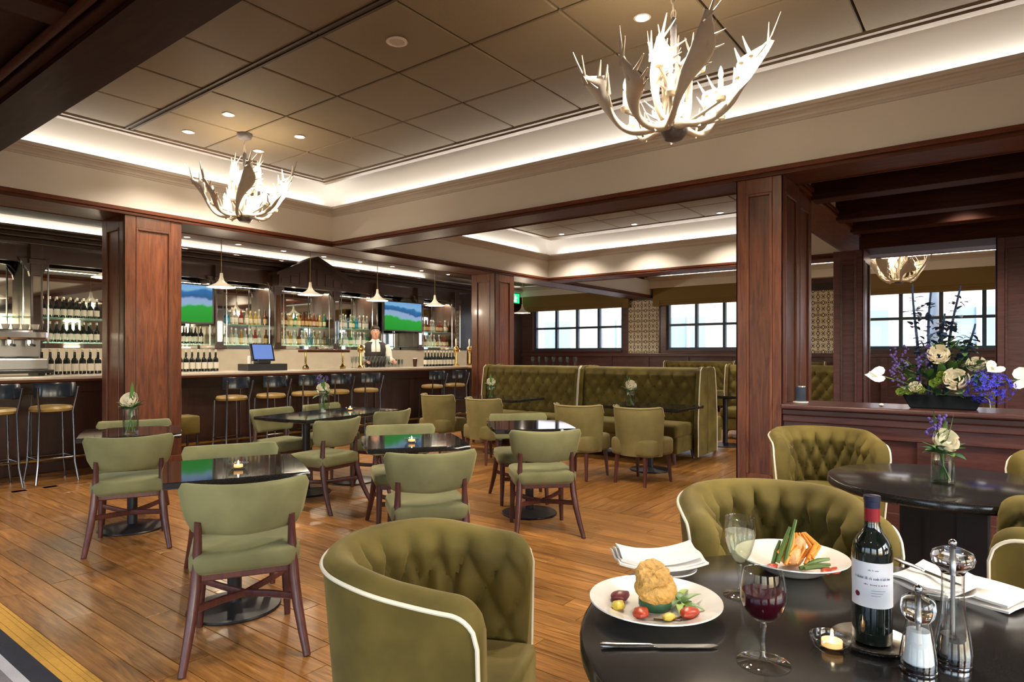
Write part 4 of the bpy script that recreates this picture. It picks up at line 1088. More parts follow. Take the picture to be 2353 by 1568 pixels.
# exit sign and wall lamp at the bar wall
t = thing('exit_sign', 'green lit exit sign with a running figure right of the far column', 'sign', (15.2, 11.52, 3.0))
MB().box(-0.22, -0.03, -0.16, 0.22, 0.07, 0.16).build('box', 'black', t)
MB().box(-0.20, -0.04, -0.14, 0.20, -0.03, 0.14).build('face', plain('lit green sign', (0.0, 0.3, 0.1), 0.4, emit=(0.02, 0.62, 0.20), estr=1.2), t)
mb = MB(); mb.box(-0.02, -0.046, 0.05, 0.03, -0.04, 0.09); mb.box(-0.04, -0.046, -0.03, 0.02, -0.04, 0.045); mb.box(-0.10, -0.046, -0.10, -0.03, -0.04, -0.04); mb.box(0.0, -0.046, -0.11, 0.05, -0.04, -0.03); mb.box(0.03, -0.046, 0.0, 0.09, -0.04, 0.03)
mb.build('running_figure', plain('white sign print', (0.8, 0.9, 0.85), 0.5, emit=(0.8, 1, 0.9), estr=0.8), t)
# bar ceiling downlights, then an added fill row
def downlight(label):
    t = thing('downlight', label, 'downlight')
    MB().lathe([(0.055, 0.0), (0.058, -0.006), (0.045, -0.008), (0.042, 0.0)], 20, cap0=False, cap1=False).build('ring', 'white', t, smooth=True)
    MB().lathe([(0.043, -0.002), (0.02, -0.003)], 20).build('lens', 'spot', t); return t
dl = Proto(downlight(''))
def put_dl(x, y, z, label, power, warm=(1.0, 0.86, 0.68), ang=125):
    dl.place((x, y, z), 0, label, 'ceiling downlights')
    l = lamp('downlight_beam', 'SPOT', (x, y, z-0.03), power, warm, 0.04, R(ang), 0.7)
for k in range(8): put_dl(5.3+0.93*k, 11.05, 3.35, ['first', 'second', 'third', 'fourth', 'fifth', 'sixth', 'seventh', 'eighth'][k] + ' small downlight counting along the ceiling above the bar', 45)
for k in range(7): put_dl(0.6+1.6*k, 8.75, 3.35, ['first', 'second', 'third', 'fourth', 'fifth', 'sixth', 'seventh'][k] + ' added fill downlight over the bar stools, unseen behind the cream beam', 40)  # row added out of sight to brighten the bar bay

# ================================================================ antler chandeliers and coffer downlights
def antler_mesh(seed, up, reach, rise, palm=1.0, twist=0.6):
    """one shed antler: round beam sweeping out and up, widening into a flat palm that ends in tines"""
    rg = random.Random(seed); mb = MB(); n = 26; P_ = []
    for i in range(n+1):
        t = i/n
        r = 0.03 + reach*(t**0.75); z = -0.045*sin(pi*min(1, t*1.7)) + rise*(t**(1.9 if not up else 1.1))
        P_.append(Vector((r, 0.06*sin(t*3.0+seed), z)))
    rings = []; k_ = 14; edge = []
    for i, p in enumerate(P_):
        t = i/n; tan = (P_[min(i+1, n)] - P_[max(i-1, 0)]).normalized()
        side_ = Vector((0, 1, 0)); side_ = (side_ - tan*side_.dot(tan)).normalized(); nor = tan.cross(side_)
        f = min(1, max(0, (t-0.38)/0.42)); f = f*f*(3-2*f); g = 1 if t < 0.82 else max(0.12, 1-((t-0.82)/0.18)**1.3)
        a = 0.020*(1-0.3*t) + palm*0.075*f*g; b = 0.020*(1-f) + 0.0065*f + (0.010 if t < 0.05 else 0)
        tw = twist*f; wv = side_*cos(tw) + nor*sin(tw); nv = tan.cross(wv)
        cen = p + wv*(a*0.8*f)
        rings.append([cen + wv*(a*cos(2*pi*q/k_)) + nv*(b*sin(2*pi*q/k_) + 0.25*f*a*cos(2*pi*q/k_)**2) for q in range(k_)])
        edge.append((cen + wv*a*0.92 + nv*0.25*f*a, wv, tan, nv, cen))
    mb.loft(rings)
    def tine(o_, d_, L, r0):
        pts = []; d_ = d_.normalized()
        for j in range(6): q = j/5; pts.append(o_ - d_*0.03 + d_*((L+0.03)*q) + Vector((0, 0, 1))*(L*0.18*q*q))
        mb.tube(pts, [r0*(1-0.82*(j/5)) for j in range(6)], 7, flat=[r0*0.6*(1-0.78*(j/5)) for j in range(6)])
    for t_, ln in ((0.58, 0.05), (0.70, 0.065), (0.81, 0.08), (0.90, 0.10)):
        e = edge[int(t_*n)]; tine(e[0], e[1]*1.0 + e[2]*(0.1+t_*0.5), ln*rg.uniform(0.8, 1.3)*max(0.7, palm), 0.016)
    e = edge[-2]; tine(e[4], e[2] + e[1]*0.1, 0.14*rg.uniform(0.8, 1.2), 0.017); tine(e[4], e[2]*0.9 + e[1]*0.6, 0.12, 0.015)
    tine(edge[int(n*0.86)][4], edge[-1][2] - e[1]*0.45, 0.13, 0.013)
    tine(P_[int(n*0.22)], Vector((0.25, -0.5+rg.random(), 0.9)), 0.15, 0.013)
    return mb
def chandelier(label, loc, zceil, rz=0.0, light=True, sc=1.0):
    t = thing('antler_chandelier', label, 'chandelier', loc, rz)
    hub = MB()
    hub.lathe([(0.01, -0.075), (0.05, -0.07), (0.075, -0.04), (0.08, -0.01), (0.065, 0.03), (0.03, 0.05), (0.018, 0.07), (0.018, 0.62), (0.01, 0.64)], 16)
    hub.build('hub', 'ant_hub', t, smooth=True)
    k = 0
    for i in range(7):
        o = antler_mesh(i, False, 0.42 + 0.05*(i % 3), 0.30 + 0.06*((i*2) % 3), (1.15, 0.7, 0.95)[i % 3], (0.2, 1.2, 0.7, -0.5)[i % 4]).build('antler', 'antler', t, smooth=True, angle=70)
        o.rotation_euler = (0, 0, 2*pi*i/7 + 0.2)
    for i in range(5):
        o = antler_mesh(20+i, True, 0.13, 0.46, 0.95 if i % 2 else 0.65, 0.6).build('antler', 'antler', t, smooth=True, angle=70)
        o.rotation_euler = (0, 0, 2*pi*i/5 + 0.5); o.location = (0, 0, 0.02)
    for i in range(9):
        low = i < 6
        a = 2*pi*i/6 + 0.35 if low else 2*pi*i/3 + 0.9; r = 0.30 if low else 0.15; z = 0.10 if low else 0.34
        x, y = r*cos(a), r*sin(a)
        c = MB().lathe([(0.026, z-0.03), (0.030, z-0.01), (0.017, z), (0.015, z+0.01), (0.0145, z+0.085), (0.008, z+0.088)], 12, (x, y, 0)).build('candle', 'candlewax', t, smooth=True)
        MB().tube([(x*0.25, y*0.25, 0.0 if low else 0.20), (x*0.7, y*0.7, z-0.06), (x, y, z-0.03)], 0.010, 7).build('arm', 'antler', c, smooth=True)
        MB().lathe([(0.006, z+0.088), (0.013, z+0.105), (0.014, z+0.118), (0.009, z+0.14), (0.002, z+0.158)], 10, (x, y, 0)).build('bulb', 'bulb', c, smooth=True)
    h = (zceil - loc[2])/sc
    MB().tube([(0, 0, 0.62), (0, 0, h-0.04)], 0.006, 8).build('chain', 'antler', t, smooth=True)
    n_l = int((h-0.70)/0.045)
    for i in range(max(0, n_l)):
        z = 0.66 + 0.045*i; ring = [(0.017*cos(q*pi/5)*(1 if i % 2 else 0.25), 0.017*cos(q*pi/5)*(0.25 if i % 2 else 1), z + 0.028*sin(q*pi/5)) for q in range(11)]
        MB().tube(ring, 0.0045, 5).build('chain_link', 'antler', t, smooth=True)
    MB().lathe([(0.02, h-0.07), (0.06, h-0.05), (0.075, h-0.02), (0.075, h)], 20).build('ceiling_rose', 'ant_hub', t, smooth=True)
    t.scale = (sc, sc, sc)
    if light:
        for i in range(3):
            a = 2*pi*i/3 + 0.4; lamp('chandelier_light', 'POINT', (loc[0]+0.2*cos(a), loc[1]+0.2*sin(a), loc[2]+0.36), 5.5, (1.0, 0.80, 0.56), 0.05)
    return t
chandelier('white antler chandelier hanging near the bar over the left tables', (3.53, 6.14, 2.77), 3.60, R(20))
chandelier('white antler chandelier hanging closest above the laid table', (3.53, 1.51, 2.67), 3.60, R(0))
chandelier('far antler chandelier glimpsed above the large flower arrangement', (13.0, 1.40, 2.64), 3.60, R(40), True)
LB = ['left front', 'left rear', 'right front', 'right rear']
for k, (x, y) in enumerate(((3.145, 6.525), (3.145, 5.755), (3.915, 5.755), (3.915, 6.525))):
    put_dl(x, y, 3.60, ['downlight left of the chandelier near the bar', 'downlight above the chandelier near the bar', 'downlight right of the chandelier near the bar', 'downlight below the canopy of the chandelier near the bar'][k], 105)
for k, (x, y) in enumerate(((3.915, 1.895), (3.145, 1.895), (3.915, 1.125), (3.145, 1.125))):
    put_dl(x, y, 3.60, ['downlight beside the top of the closest chandelier', 'downlight behind the closest chandelier out of view', 'second downlight near the closest chandelier out of view', 'third downlight near the closest chandelier out of view'][k], 105)
for k, y in enumerate((6.54, 5.04, 3.54)): put_dl(10.1, y, 3.60, ['left', 'middle', 'right'][k] + ' downlight of three in the second coffer', 105)
for k, (x, y) in enumerate(((8.0, 5.5), (8.0, 3.5), (13.5, 5.0), (13.5, 8.5))):
    put_dl(x, y, 3.60 if y < 7.5 else 3.35, ['downlight over the left booth', 'downlight over the right booth', 'far downlight before the window', 'far downlight beside the bar wall'][k], 105)
sp = thing('ceiling_speaker', 'round white grille set in a ceiling panel', 'speaker', (3.145, 3.445, 3.60))
MB().lathe([(0.075, 0.0), (0.077, -0.008), (0.06, -0.012), (0.055, -0.006)], 28, cap0=False, cap1=False).build('rim', 'cove', sp, smooth=True)
MB().lathe([(0.058, -0.006), (0.01, -0.008)], 28).build('grille', 'cornice', sp)

for k, (x, y) in enumerate(((3.145, -1.185), (3.915, -1.185), (3.145, -2.725), (3.915, -2.725))):
    put_dl(x, y, 3.60, ['first', 'second', 'third', 'fourth'][k] + ' added unseen fill downlight in the coffer part behind the camera', 105)  # fill lamps added out of view to light the main coffer area
for k, (x, y) in enumerate(((-0.8, 0.2), (-0.8, 2.6), (-0.8, 5.0), (-2.6, 0.2), (-2.6, 2.6), (-2.6, 5.0), (-0.8, -2.2), (-2.6, -2.2))):
    put_dl(x, y, 2.95, ['first', 'second', 'third', 'fourth', 'fifth', 'sixth', 'seventh', 'eighth'][k] + ' added unseen fill downlight over the carpet behind the camera', 40, (1.0, 0.92, 0.82))  # ambient fill, lamps added over the carpet out of view
for k, (x, y) in enumerate(((7.1, 0.3), (8.15, 0.3), (7.1, -1.5), (8.15, -1.5))):
    put_dl(x, y, 3.02, ['first', 'second', 'third', 'fourth'][k] + ' downlight between the dark lattice beams', 60)

# ================================================================ the laid table
TZ = 0.75
M['wine_white'] = thin_glass('white wine', (0.93, 0.93, 0.80), 1.0, 0.0, 0.22, (0.90, 0.92, 0.80))
M['wine_red'] = plain('red wine', (0.045, 0.002, 0.008), 0.02, trans=0.25, ior=1.34)
M['bottleglass'] = plain('dark wine bottle glass', (0.006, 0.010, 0.008), 0.04, coat=0.6)
M['foilred'] = plain('red foil', (0.26, 0.008, 0.018), 0.3, coat=0.3)
M['foilblue'] = plain('navy foil', (0.012, 0.016, 0.05), 0.3, coat=0.3)
M['salt'] = plain('salt', (0.85, 0.88, 0.92), 0.8)
M['pepper'] = plain('peppercorns', (0.035, 0.03, 0.03), 0.6, noise=0.6, nscale=120)
M['crust'] = plain('baked crust', (0.60, 0.33, 0.085), 0.6, noise=0.7, nscale=70, bump=1.0)
M['beet'] = plain('roast beetroot', (0.16, 0.03, 0.035), 0.4, noise=0.4, nscale=60)
M['tomato'] = plain('roast tomato', (0.42, 0.05, 0.02), 0.35, noise=0.3, nscale=60)
M['yellowveg'] = plain('yellow squash', (0.66, 0.50, 0.07), 0.45, noise=0.2, nscale=60)
M['carrot'] = plain('orange carrot', (0.72, 0.25, 0.03), 0.45, noise=0.3, nscale=50)
M['greenveg'] = plain('green bean', (0.09, 0.16, 0.03), 0.4, noise=0.3, nscale=40)
M['chicken'] = plain('golden chicken', (0.66, 0.36, 0.16), 0.5, noise=0.35, nscale=40, bump=0.4)
M['sauce'] = plain('brown sauce', (0.10, 0.035, 0.012), 0.2)

def plate(name, label, loc, r, deep=0.0):
    t = thing(name, label, 'plate', loc)
    MB().lathe([(r*0.45, 0), (r*0.52, 0.002), (r*0.60, 0.006+deep*0.2), (r*0.78, 0.014+deep*0.6), (r*0.95, 0.022+deep), (r, 0.025+deep), (r*0.995, 0.028+deep), (r*0.95, 0.026+deep), (r*0.77, 0.018+deep*0.6), (r*0.60, 0.010+deep*0.2), (r*0.4, 0.008), (r*0.01, 0.0075)], 56).build('dish', 'white', t, smooth=True, angle=60)
    return t
def blob(mb, c, s, seed, amp=0.25, n=12, m=8):
    rg = random.Random(seed); ph = [rg.uniform(0, 6.28) for _ in range(6)]
    rings = []
    for j in range(m+1):
        a = -pi/2 + pi*j/m; ring = []
        for i in range(n):
            th = 2*pi*i/n; q = 1 + amp*(sin(2*th+ph[0])*0.4 + sin(3*th+2*a+ph[1])*0.4 + sin(5*th-3*a+ph[2])*0.3)
            ring.append((c[0]+s[0]*max(cos(a), 0.03)*cos(th)*q, c[1]+s[1]*max(cos(a), 0.03)*sin(th)*q, c[2]+s[2]*sin(a)*(1+0.3*amp*sin(th+ph[3]))))
        rings.append(ring)
    return mb.loft(rings)
def leafv(mb, base, direction, up, L, W_, fold=0.25, curl=0.3):
    d_ = Vector(direction).normalized(); u = Vector(up); s_ = d_.cross(u).normalized(); u = s_.cross(d_).normalized(); b = Vector(base)
    n = 6; mid_, l_, r_ = [], [], []
    for i in range(n+1):
        t = i/n; p = b + d_*(L*t) - u*(curl*L*t*t); w_ = W_*sin(pi*min(1, t*0.97+0.03))**0.8*(1-0.25*t)
        mid_.append(p); l_.append(p + s_*w_ + u*fold*w_); r_.append(p - s_*w_ + u*fold*w_)
    o = len(mb.v); mb.v += [tuple(x) for x in mid_+l_+r_]
    for i in range(n):
        mb.f.append((o+i, o+i+1, o+n+1+i+1, o+n+1+i)); mb.f.append((o+i+1, o+i, o+2*(n+1)+i, o+2*(n+1)+i+1))
    return mb
# main dish: stacked crust on greens
cam_r = Vector((0.607, -0.795, 0)); cam_f = Vector((0.795, 0.607, 0))
def PL(a, b, c): return cam_r*a + cam_f*b + Vector((0, 0, c))
p1 = plate('dinner_plate', 'white dinner plate of crusted stack and roast vegetables at the table edge', (1.383, 0.637, TZ), 0.152, 0.004)
f1 = thing('crusted_stack', 'golden crusted savoury stack on greens in the middle of the nearer plate', 'food', (1.383, 0.637, TZ+0.009))
mb = MB(); mb.lathe([(0.034, 0), (0.038, 0.006), (0.038, 0.022), (0.034, 0.03)], 18); mb.build('greens_base', 'leaf2', f1, smooth=True)
def flaky(c, r, h, tilt, seed):
    rq = random.Random(seed); mb = MB(); rings = []; q = Matrix.Rotation(tilt, 3, Vector((0.607, -0.795, 0)))
    for (f, z) in ((0.15, 0), (0.7, 0.0), (0.93, 0.08), (1.0, 0.3), (1.0, 0.6), (0.94, 0.85), (0.8, 0.97), (0.5, 1.02), (0.15, 1.0)):
        ring = []
        for k in range(28):
            a = 2*pi*k/28; rr = r*f*(1+rq.uniform(-0.07, 0.07)); p = q @ Vector((rr*cos(a), rr*sin(a), h*z + rq.uniform(-0.003, 0.003))); ring.append(Vector(c) + p)
        rings.append(ring)
    return mb.loft(rings)
flaky((0, 0, 0.034), 0.047, 0.034, 0.35, 4).build('crust', 'crust', f1, smooth=True)
flaky(PL(-0.006, 0.010, 0.062), 0.040, 0.030, 0.62, 9).build('crust_top', 'crust', f1, smooth=True)
rg = random.Random(5)
f2 = thing('salad_leaves', 'green salad leaves beside the crusted stack', 'food', (1.383, 0.637, TZ+0.012))
for i in range(11):
    mb = MB(); leafv(mb, PL(0.060+rg.uniform(-0.012, 0.012), 0.02+rg.uniform(-0.03, 0.03), 0.004), PL(rg.uniform(-0.4, 1), rg.uniform(-1, 1), rg.uniform(0.1, 0.9)), (0, 0, 1), rg.uniform(0.035, 0.055), rg.uniform(0.009, 0.015), 0.4, 0.5)
    mb.build('leaf', 'leaf' if i % 3 else 'lime', f2, smooth=True)
for i, (nm, mt, a, b, s, lb) in enumerate((('beetroot_piece', 'beet', -0.075, 0.036, 0.021, 'dark roast beetroot piece at the back left of the nearer plate'),
    ('squash_piece', 'yellowveg', -0.088, -0.015, 0.017, 'yellow squash piece at the left of the nearer plate'), ('tomato_piece', 'tomato', -0.045, -0.062, 0.020, 'red roast tomato piece at the front left of the nearer plate'),
    ('squash_piece', 'yellowveg', 0.012, -0.078, 0.014, 'small yellow squash piece at the front of the nearer plate'), ('tomato_piece', 'tomato', 0.062, -0.064, 0.021, 'red roast tomato piece at the front right of the nearer plate'))):
    mb = MB(); blob(mb, (0, 0, s*0.55), (s*1.25, s*0.9, s*0.55), 30+i, 0.25); o = mb.build(nm, mt, smooth=True, loc=Vector((1.383, 0.637, TZ+0.011)) + PL(a, b, 0)); tag(o, lb, 'food', 'vegetables on the nearer plate')
mb = MB()
for (a, b, c, d_) in ((-0.02, -0.074, 0.04, -0.078), (-0.105, -0.005, -0.07, 0.02), (0.02, -0.076, 0.09, -0.03)):
    mb.tube([PL(a, b, 0.0125), PL((a+c)/2, (b+d_)/2-0.004, 0.0125), PL(c, d_, 0.0125)], [0.0035, 0.0025, 0.004], 6, flat=[0.0015]*3)
o = mb.build('sauce_drizzle', 'sauce', p1, smooth=True); o['kind'] = 'stuff'
# second dish
P2 = Vector((1.875, 0.458, TZ))
p2 = plate('pasta_plate', 'deep white plate of carrots and beans in front of the far tub chair', P2, 0.148, 0.016)
f3 = thing('vegetable_dish', 'tower of golden chicken, carrots and green beans on the deep white plate', 'food', P2 + Vector((0, 0, 0.010)))
mb = MB(); blob(mb, PL(0, 0, 0.035), (0.040, 0.038, 0.032), 3, 0.2); blob(mb, PL(0.012, 0.0, 0.065), (0.026, 0.024, 0.026), 6, 0.2); mb.build('chicken', 'chicken', f3, smooth=True)
for i in range(13):
    a = rg.uniform(-0.04, 0.05); mb = MB(); mb.tube([PL(a-0.012, -0.035+rg.uniform(-0.012, 0.012), 0.02+0.008*(i % 4)), PL(a+0.018, -0.02, 0.055+0.006*(i % 3)), PL(a*0.4+0.015, -0.005, 0.095)], [0.005, 0.0062, 0.0035], 9); mb.build('carrot', 'carrot', f3, smooth=True)
for i, (a, b, c, d_, e, g_) in enumerate(((-0.05, -0.03, 0.02, -0.012, -0.02, 0.115), (-0.035, -0.04, 0.02, 0.004, -0.02, 0.135), (-0.06, -0.02, 0.01, -0.035, -0.01, 0.075), (0.0, -0.05, 0.012, 0.085, -0.045, 0.020), (0.01, -0.058, 0.014, 0.075, -0.06, 0.016), (0.02, -0.045, 0.02, 0.09, -0.03, 0.03))):
    mb = MB(); q0, q1 = PL(a, b, c), PL(d_, e, g_); mb.tube([q0, (q0+q1)/2 + Vector((0, 0, 0.004)), q1], [0.0055, 0.0062, 0.004], 7); mb.build('bean', 'greenveg', f3, smooth=True)
for i in range(3): mb = MB(); blob(mb, PL((-0.07, 0.06, 0.085)[i], (-0.04, -0.075, -0.07)[i], 0.012), (0.028, 0.014, 0.007), 50+i, 0.2); mb.build('tomato', 'tomato', f3, smooth=True)
# napkins
def napkin(label, loc, rz, w_=0.25, d_=0.13, layers=3, sag=0.012, drape=None):
    t = thing('napkin', label, 'napkin', loc, rz); rg = random.Random(int(loc[0]*1000))
    for k in range(layers):
        n, m = 22, 10; top = []; ins = 0.006*k; z0 = 0.003+0.0075*k
        for j in range(m+1):
            for i in range(n+1):
                x = -w_/2+ins + (w_-2*ins)*i/n; y = -d_/2+ins*1.6 + (d_-3*ins)*j/m
                z = z0 + 0.004 + sag*((2*x/w_)**2) + 0.0035*sin(9*y/d_+k*1.3+3*x/w_) + (0.006*k*(j/m) if k else 0)
                if drape and y < drape: q = drape - y; z -= min(q*0.95, 0.2); y = drape - q*0.25 - 0.004
                top.append((x, y, z))
        bot = [(x, y, z-0.0055) for x, y, z in top]; N_ = len(top); fs = []
        for j in range(m):
            for i in range(n):
                a = j*(n+1)+i; fs.append((a, a+1, a+n+2, a+n+1)); fs.append((N_+a+n+1, N_+a+n+2, N_+a+1, N_+a))
        rim = [i for i in range(n+1)] + [j*(n+1)+n for j in range(1, m+1)] + [m*(n+1)+i for i in range(n-1, -1, -1)] + [j*(n+1) for j in range(m-1, 0, -1)]
        for q in range(len(rim)): a, b = rim[q], rim[(q+1) % len(rim)]; fs.append((a, N_+a, N_+b, b))
        mb = MB(); mb.add(top+bot, fs); mb.build('fold', 'linen', t, smooth=True, angle=50)
    return t
plate('side_plate', 'white side plate under the folded napkin left of the wine glasses', (1.618, 0.718, TZ), 0.085)
napkin('folded white napkin with raised corners on the side plate left of the wine glasses', (1.612, 0.735, TZ+0.026), R(-50), 0.235, 0.13, 3, 0.022)
plate('side_plate', 'white side plate under the napkin right of the wine bottle', (1.895, 0.128, TZ), 0.085)
napkin('folded white napkin with a knife across it right of the wine bottle', (1.90, 0.13, TZ+0.026), R(-20), 0.20, 0.15, 2, 0.006)
napkin('white napkin hanging over the table edge at the right of the picture', (2.035, -0.005, TZ), R(66), 0.17, 0.32, 2, 0.0, drape=-0.015)
def knife(label, a, b, z):
    t = thing('knife', label, 'knife'); a = Vector(a); b = Vector(b); d_ = (b-a); L = d_.length; t.location = (a[0], a[1], z); t.rotation_euler = (0, 0, math.atan2(d_.y, d_.x))
    MB().tube([(0, 0, 0.007), (0.006, 0, 0.007), (0.03, 0, 0.006), (L*0.42, 0, 0.006), (L*0.46, 0, 0.005)], [0.006, 0.0085, 0.008, 0.006, 0.004], 10, flat=[0.003, 0.005, 0.005, 0.0035, 0.0025]).build('handle', 'silver', t, smooth=True)
    MB().prism([(L*0.45, -0.005), (L*0.5, -0.009), (L*0.93, -0.009), (L, -0.001), (L*0.97, 0.006), (L*0.46, 0.006)], 'z', 0.004, 0.0055).build('blade', 'silver', t)
    return t
knife('silver dinner knife lying in front of the nearer plate', (1.142, 0.646, 0), (1.288, 0.455, 0), TZ)
knife('silver knife lying across the napkin right of the bottle', (1.96, 0.22, 0), (1.83, 0.07, 0), TZ+0.050)
# glasses
def wine_glass(name, label, loc, bowl, fill_mat, fill, foot_r=0.036, stem=0.075):
    t = thing(name, label, 'glass', loc)
    prof = [(0.002, 0.0008), (foot_r*0.9, 0.0008), (foot_r, 0.002), (foot_r*0.9, 0.0035), (0.010, 0.008), (0.0048, 0.016), (0.0042, stem*0.6), (0.0055, stem-0.004)]
    outer = [(r, stem+z) for r, z in bowl]; rim_ = [(outer[-1][0]-0.0014, outer[-1][1]+0.0004), (outer[-1][0]-0.0018, outer[-1][1]-0.001)]
    MB().lathe(prof + outer + rim_, 40, cap0=True, cap1=False).build('glass', 'thin', t, smooth=True, angle=60)
    liq = []
    for r, z in [(max(r-0.0022, 0.0006), stem+z+(0.0028 if i == 0 else 0)) for i, (r, z) in enumerate(bowl)]:
        if z <= stem+fill: liq.append((r, z))
        else: break
    # interpolate surface radius
    for (r0, z0), (r1, z1) in zip(bowl, bowl[1:]):
        if z0 <= fill <= z1: rr = r0 + (r1-r0)*(fill-z0)/(z1-z0) - 0.0022; break
    MB().lathe(liq + [(rr, stem+fill), (0.002, stem+fill)], 36).build('wine', fill_mat, t, smooth=True, angle=40)
    return t
wine_glass('white_wine_glass', 'tall stemmed glass of white wine beside the deep plate', (1.603, 0.512, TZ), [(0.004, 0), (0.015, 0.008), (0.026, 0.028), (0.034, 0.055), (0.0375, 0.078), (0.036, 0.10), (0.0345, 0.116)], 'wine_white', 0.082, 0.040, 0.078)
wine_glass('red_wine_glass', 'stemmed glass of red wine standing nearest the camera', (1.277, 0.363, TZ), [(0.004, 0), (0.022, 0.006), (0.036, 0.022), (0.0425, 0.045), (0.0425, 0.065), (0.039, 0.085), (0.0365, 0.098)], 'wine_red', 0.058, 0.050, 0.082)
# wine bottle on its dish
wb = thing('wine_bottle', 'open bottle of red wine with a white label on the laid table', 'bottle', (1.500, 0.209, TZ+0.006))
MB().lathe([(0.03, 0.0), (0.0365, 0.004), (0.0375, 0.012), (0.0375, 0.185), (0.0355, 0.200), (0.029, 0.214), (0.020, 0.226), (0.0150, 0.240), (0.0140, 0.262), (0.0140, 0.290), (0.0152, 0.291), (0.0152, 0.299), (0.011, 0.300)], 40).build('glass_body', 'bottleglass', wb, smooth=True, angle=50)
MB().lathe([(0.01465, 0.248), (0.01465, 0.276)], 24, cap0=False, cap1=False).build('red_foil', 'foilred', wb, smooth=True)
MB().lathe([(0.0148, 0.276), (0.0150, 0.290), (0.0160, 0.291), (0.0160, 0.3005), (0.010, 0.3015)], 24).build('navy_foil', 'foilblue', wb, smooth=True)
def arc_patch(r, a0, a1, z0, z1, n=16):
    mb = MB(); vs = []
    for i in range(n+1):
        a = a0 + (a1-a0)*i/n; vs += [(r*cos(a), r*sin(a), z0), (r*cos(a), r*sin(a), z1)]
    return mb.add(vs, [(2*i, 2*i+2, 2*i+3, 2*i+1) for i in range(n)])
ca = R(191)
lab = arc_patch(0.0379, ca-1.35, ca+1.35, 0.080, 0.171).build('label', plain('white wine label', (0.70, 0.72, 0.80), 0.6), wb, smooth=True)
M['ink'] = plain('grey label ink', (0.16, 0.17, 0.24), 0.6); M['seal'] = plain('dark red wax seal', (0.13, 0.005, 0.02), 0.5)
def scrawl(z, a0, a1, h, mat, seed):
    """one unreadable printed line, stroke by stroke"""
    rq = random.Random(seed); mb = MB(); a = a0
    while a < a1:
        w_ = rq.uniform(0.015, 0.035)
        if rq.random() < 0.14: a += 0.05; continue
        z1 = z + h*rq.choice((0.6, 0.6, 1.0)); q = arc_patch(0.0382, a, a+w_*0.55, z, z1, 1); mb.add(q.v, q.f)
        q = arc_patch(0.0382, a, a+w_, z+h*rq.choice((0.0, 0.5)), z+h*0.14+h*rq.choice((0.0, 0.5)), 1); mb.add(q.v, q.f); a += w_*1.25
    o = mb.build('label_print', mat, lab, recalc=False); o['kind'] = 'stuff'
scrawl(0.137, ca-0.95, ca+0.95, 0.0062, 'ink', 1)
scrawl(0.126, ca-0.45, ca+0.75, 0.0028, 'seal', 2)
scrawl(0.155, ca-0.25, ca+0.25, 0.0030, 'ink', 3)
for k in range(3): arc_patch(0.0382, ca-0.1, ca+0.6-0.12*k, 0.115-0.005*k, 0.1158-0.005*k, 8).build('label_print', 'ink', lab)
a_ = ca - 0.80
mb = MB(); ring = [(0.0055*cos(2*pi*k/16), 0.0055*sin(2*pi*k/16)) for k in range(16)]
mb.add([(0.0383*cos(a_+p[0]/0.0383), 0.0383*sin(a_+p[0]/0.0383), 0.104+p[1]) for p in ring], [tuple(range(16))]); mb.build('seal', 'seal', lab, recalc=False)
dsh = thing('bottle_coaster', 'silver rimmed glass coaster dish under the wine bottle', 'coaster', (1.500, 0.209, TZ))
MB().lathe([(0.05, 0), (0.066, 0.001), (0.074, 0.008), (0.076, 0.013), (0.073, 0.013), (0.064, 0.006), (0.03, 0.005), (0.002, 0.005)], 48).build('dish', 'silver', dsh, smooth=True)
# tea light
def tealight(label, loc, lit=True):
    t = thing('tea_light', label, 'candle', loc)
    MB().lathe([(0.022, 0), (0.030, 0.003), (0.041, 0.016), (0.042, 0.028), (0.039, 0.029), (0.035, 0.018), (0.022, 0.008), (0.002, 0.007)], 32).build('glass_holder', 'thin', t, smooth=True)
    c = MB().lathe([(0.018, 0.009), (0.0195, 0.010), (0.0195, 0.021), (0.018, 0.0195), (0.002, 0.019)], 24).build('wax', plain('glowing wax', (0.85, 0.55, 0.25), 0.5, emit=(1.0, 0.45, 0.15), estr=0.7) if 'glowing wax' not in bpy.data.materials else bpy.data.materials['glowing wax'], t, smooth=True)
    MB().lathe([(0.0015, 0.020), (0.0035, 0.025), (0.003, 0.031), (0.0005, 0.040)], 10).build('flame', 'bulb', c, smooth=True)
    return t
tl = Proto(tealight('', (0, 0, 0)))
tl.place((1.418, 0.269, TZ), 0, 'glass tea light burning in front of the wine bottle', 'tea lights')
tl.place((1.77, 3.14, TZ), 0, 'glass tea light on the table reflecting the television', 'tea lights', 1.15)
tl.place((3.0, 3.14, TZ), 0, 'glass tea light on the middle table', 'tea lights', 1.15)
tl.place((4.32, 5.45, TZ), 0, 'glass tea light on the long table before the bar', 'tea lights', 1.15)
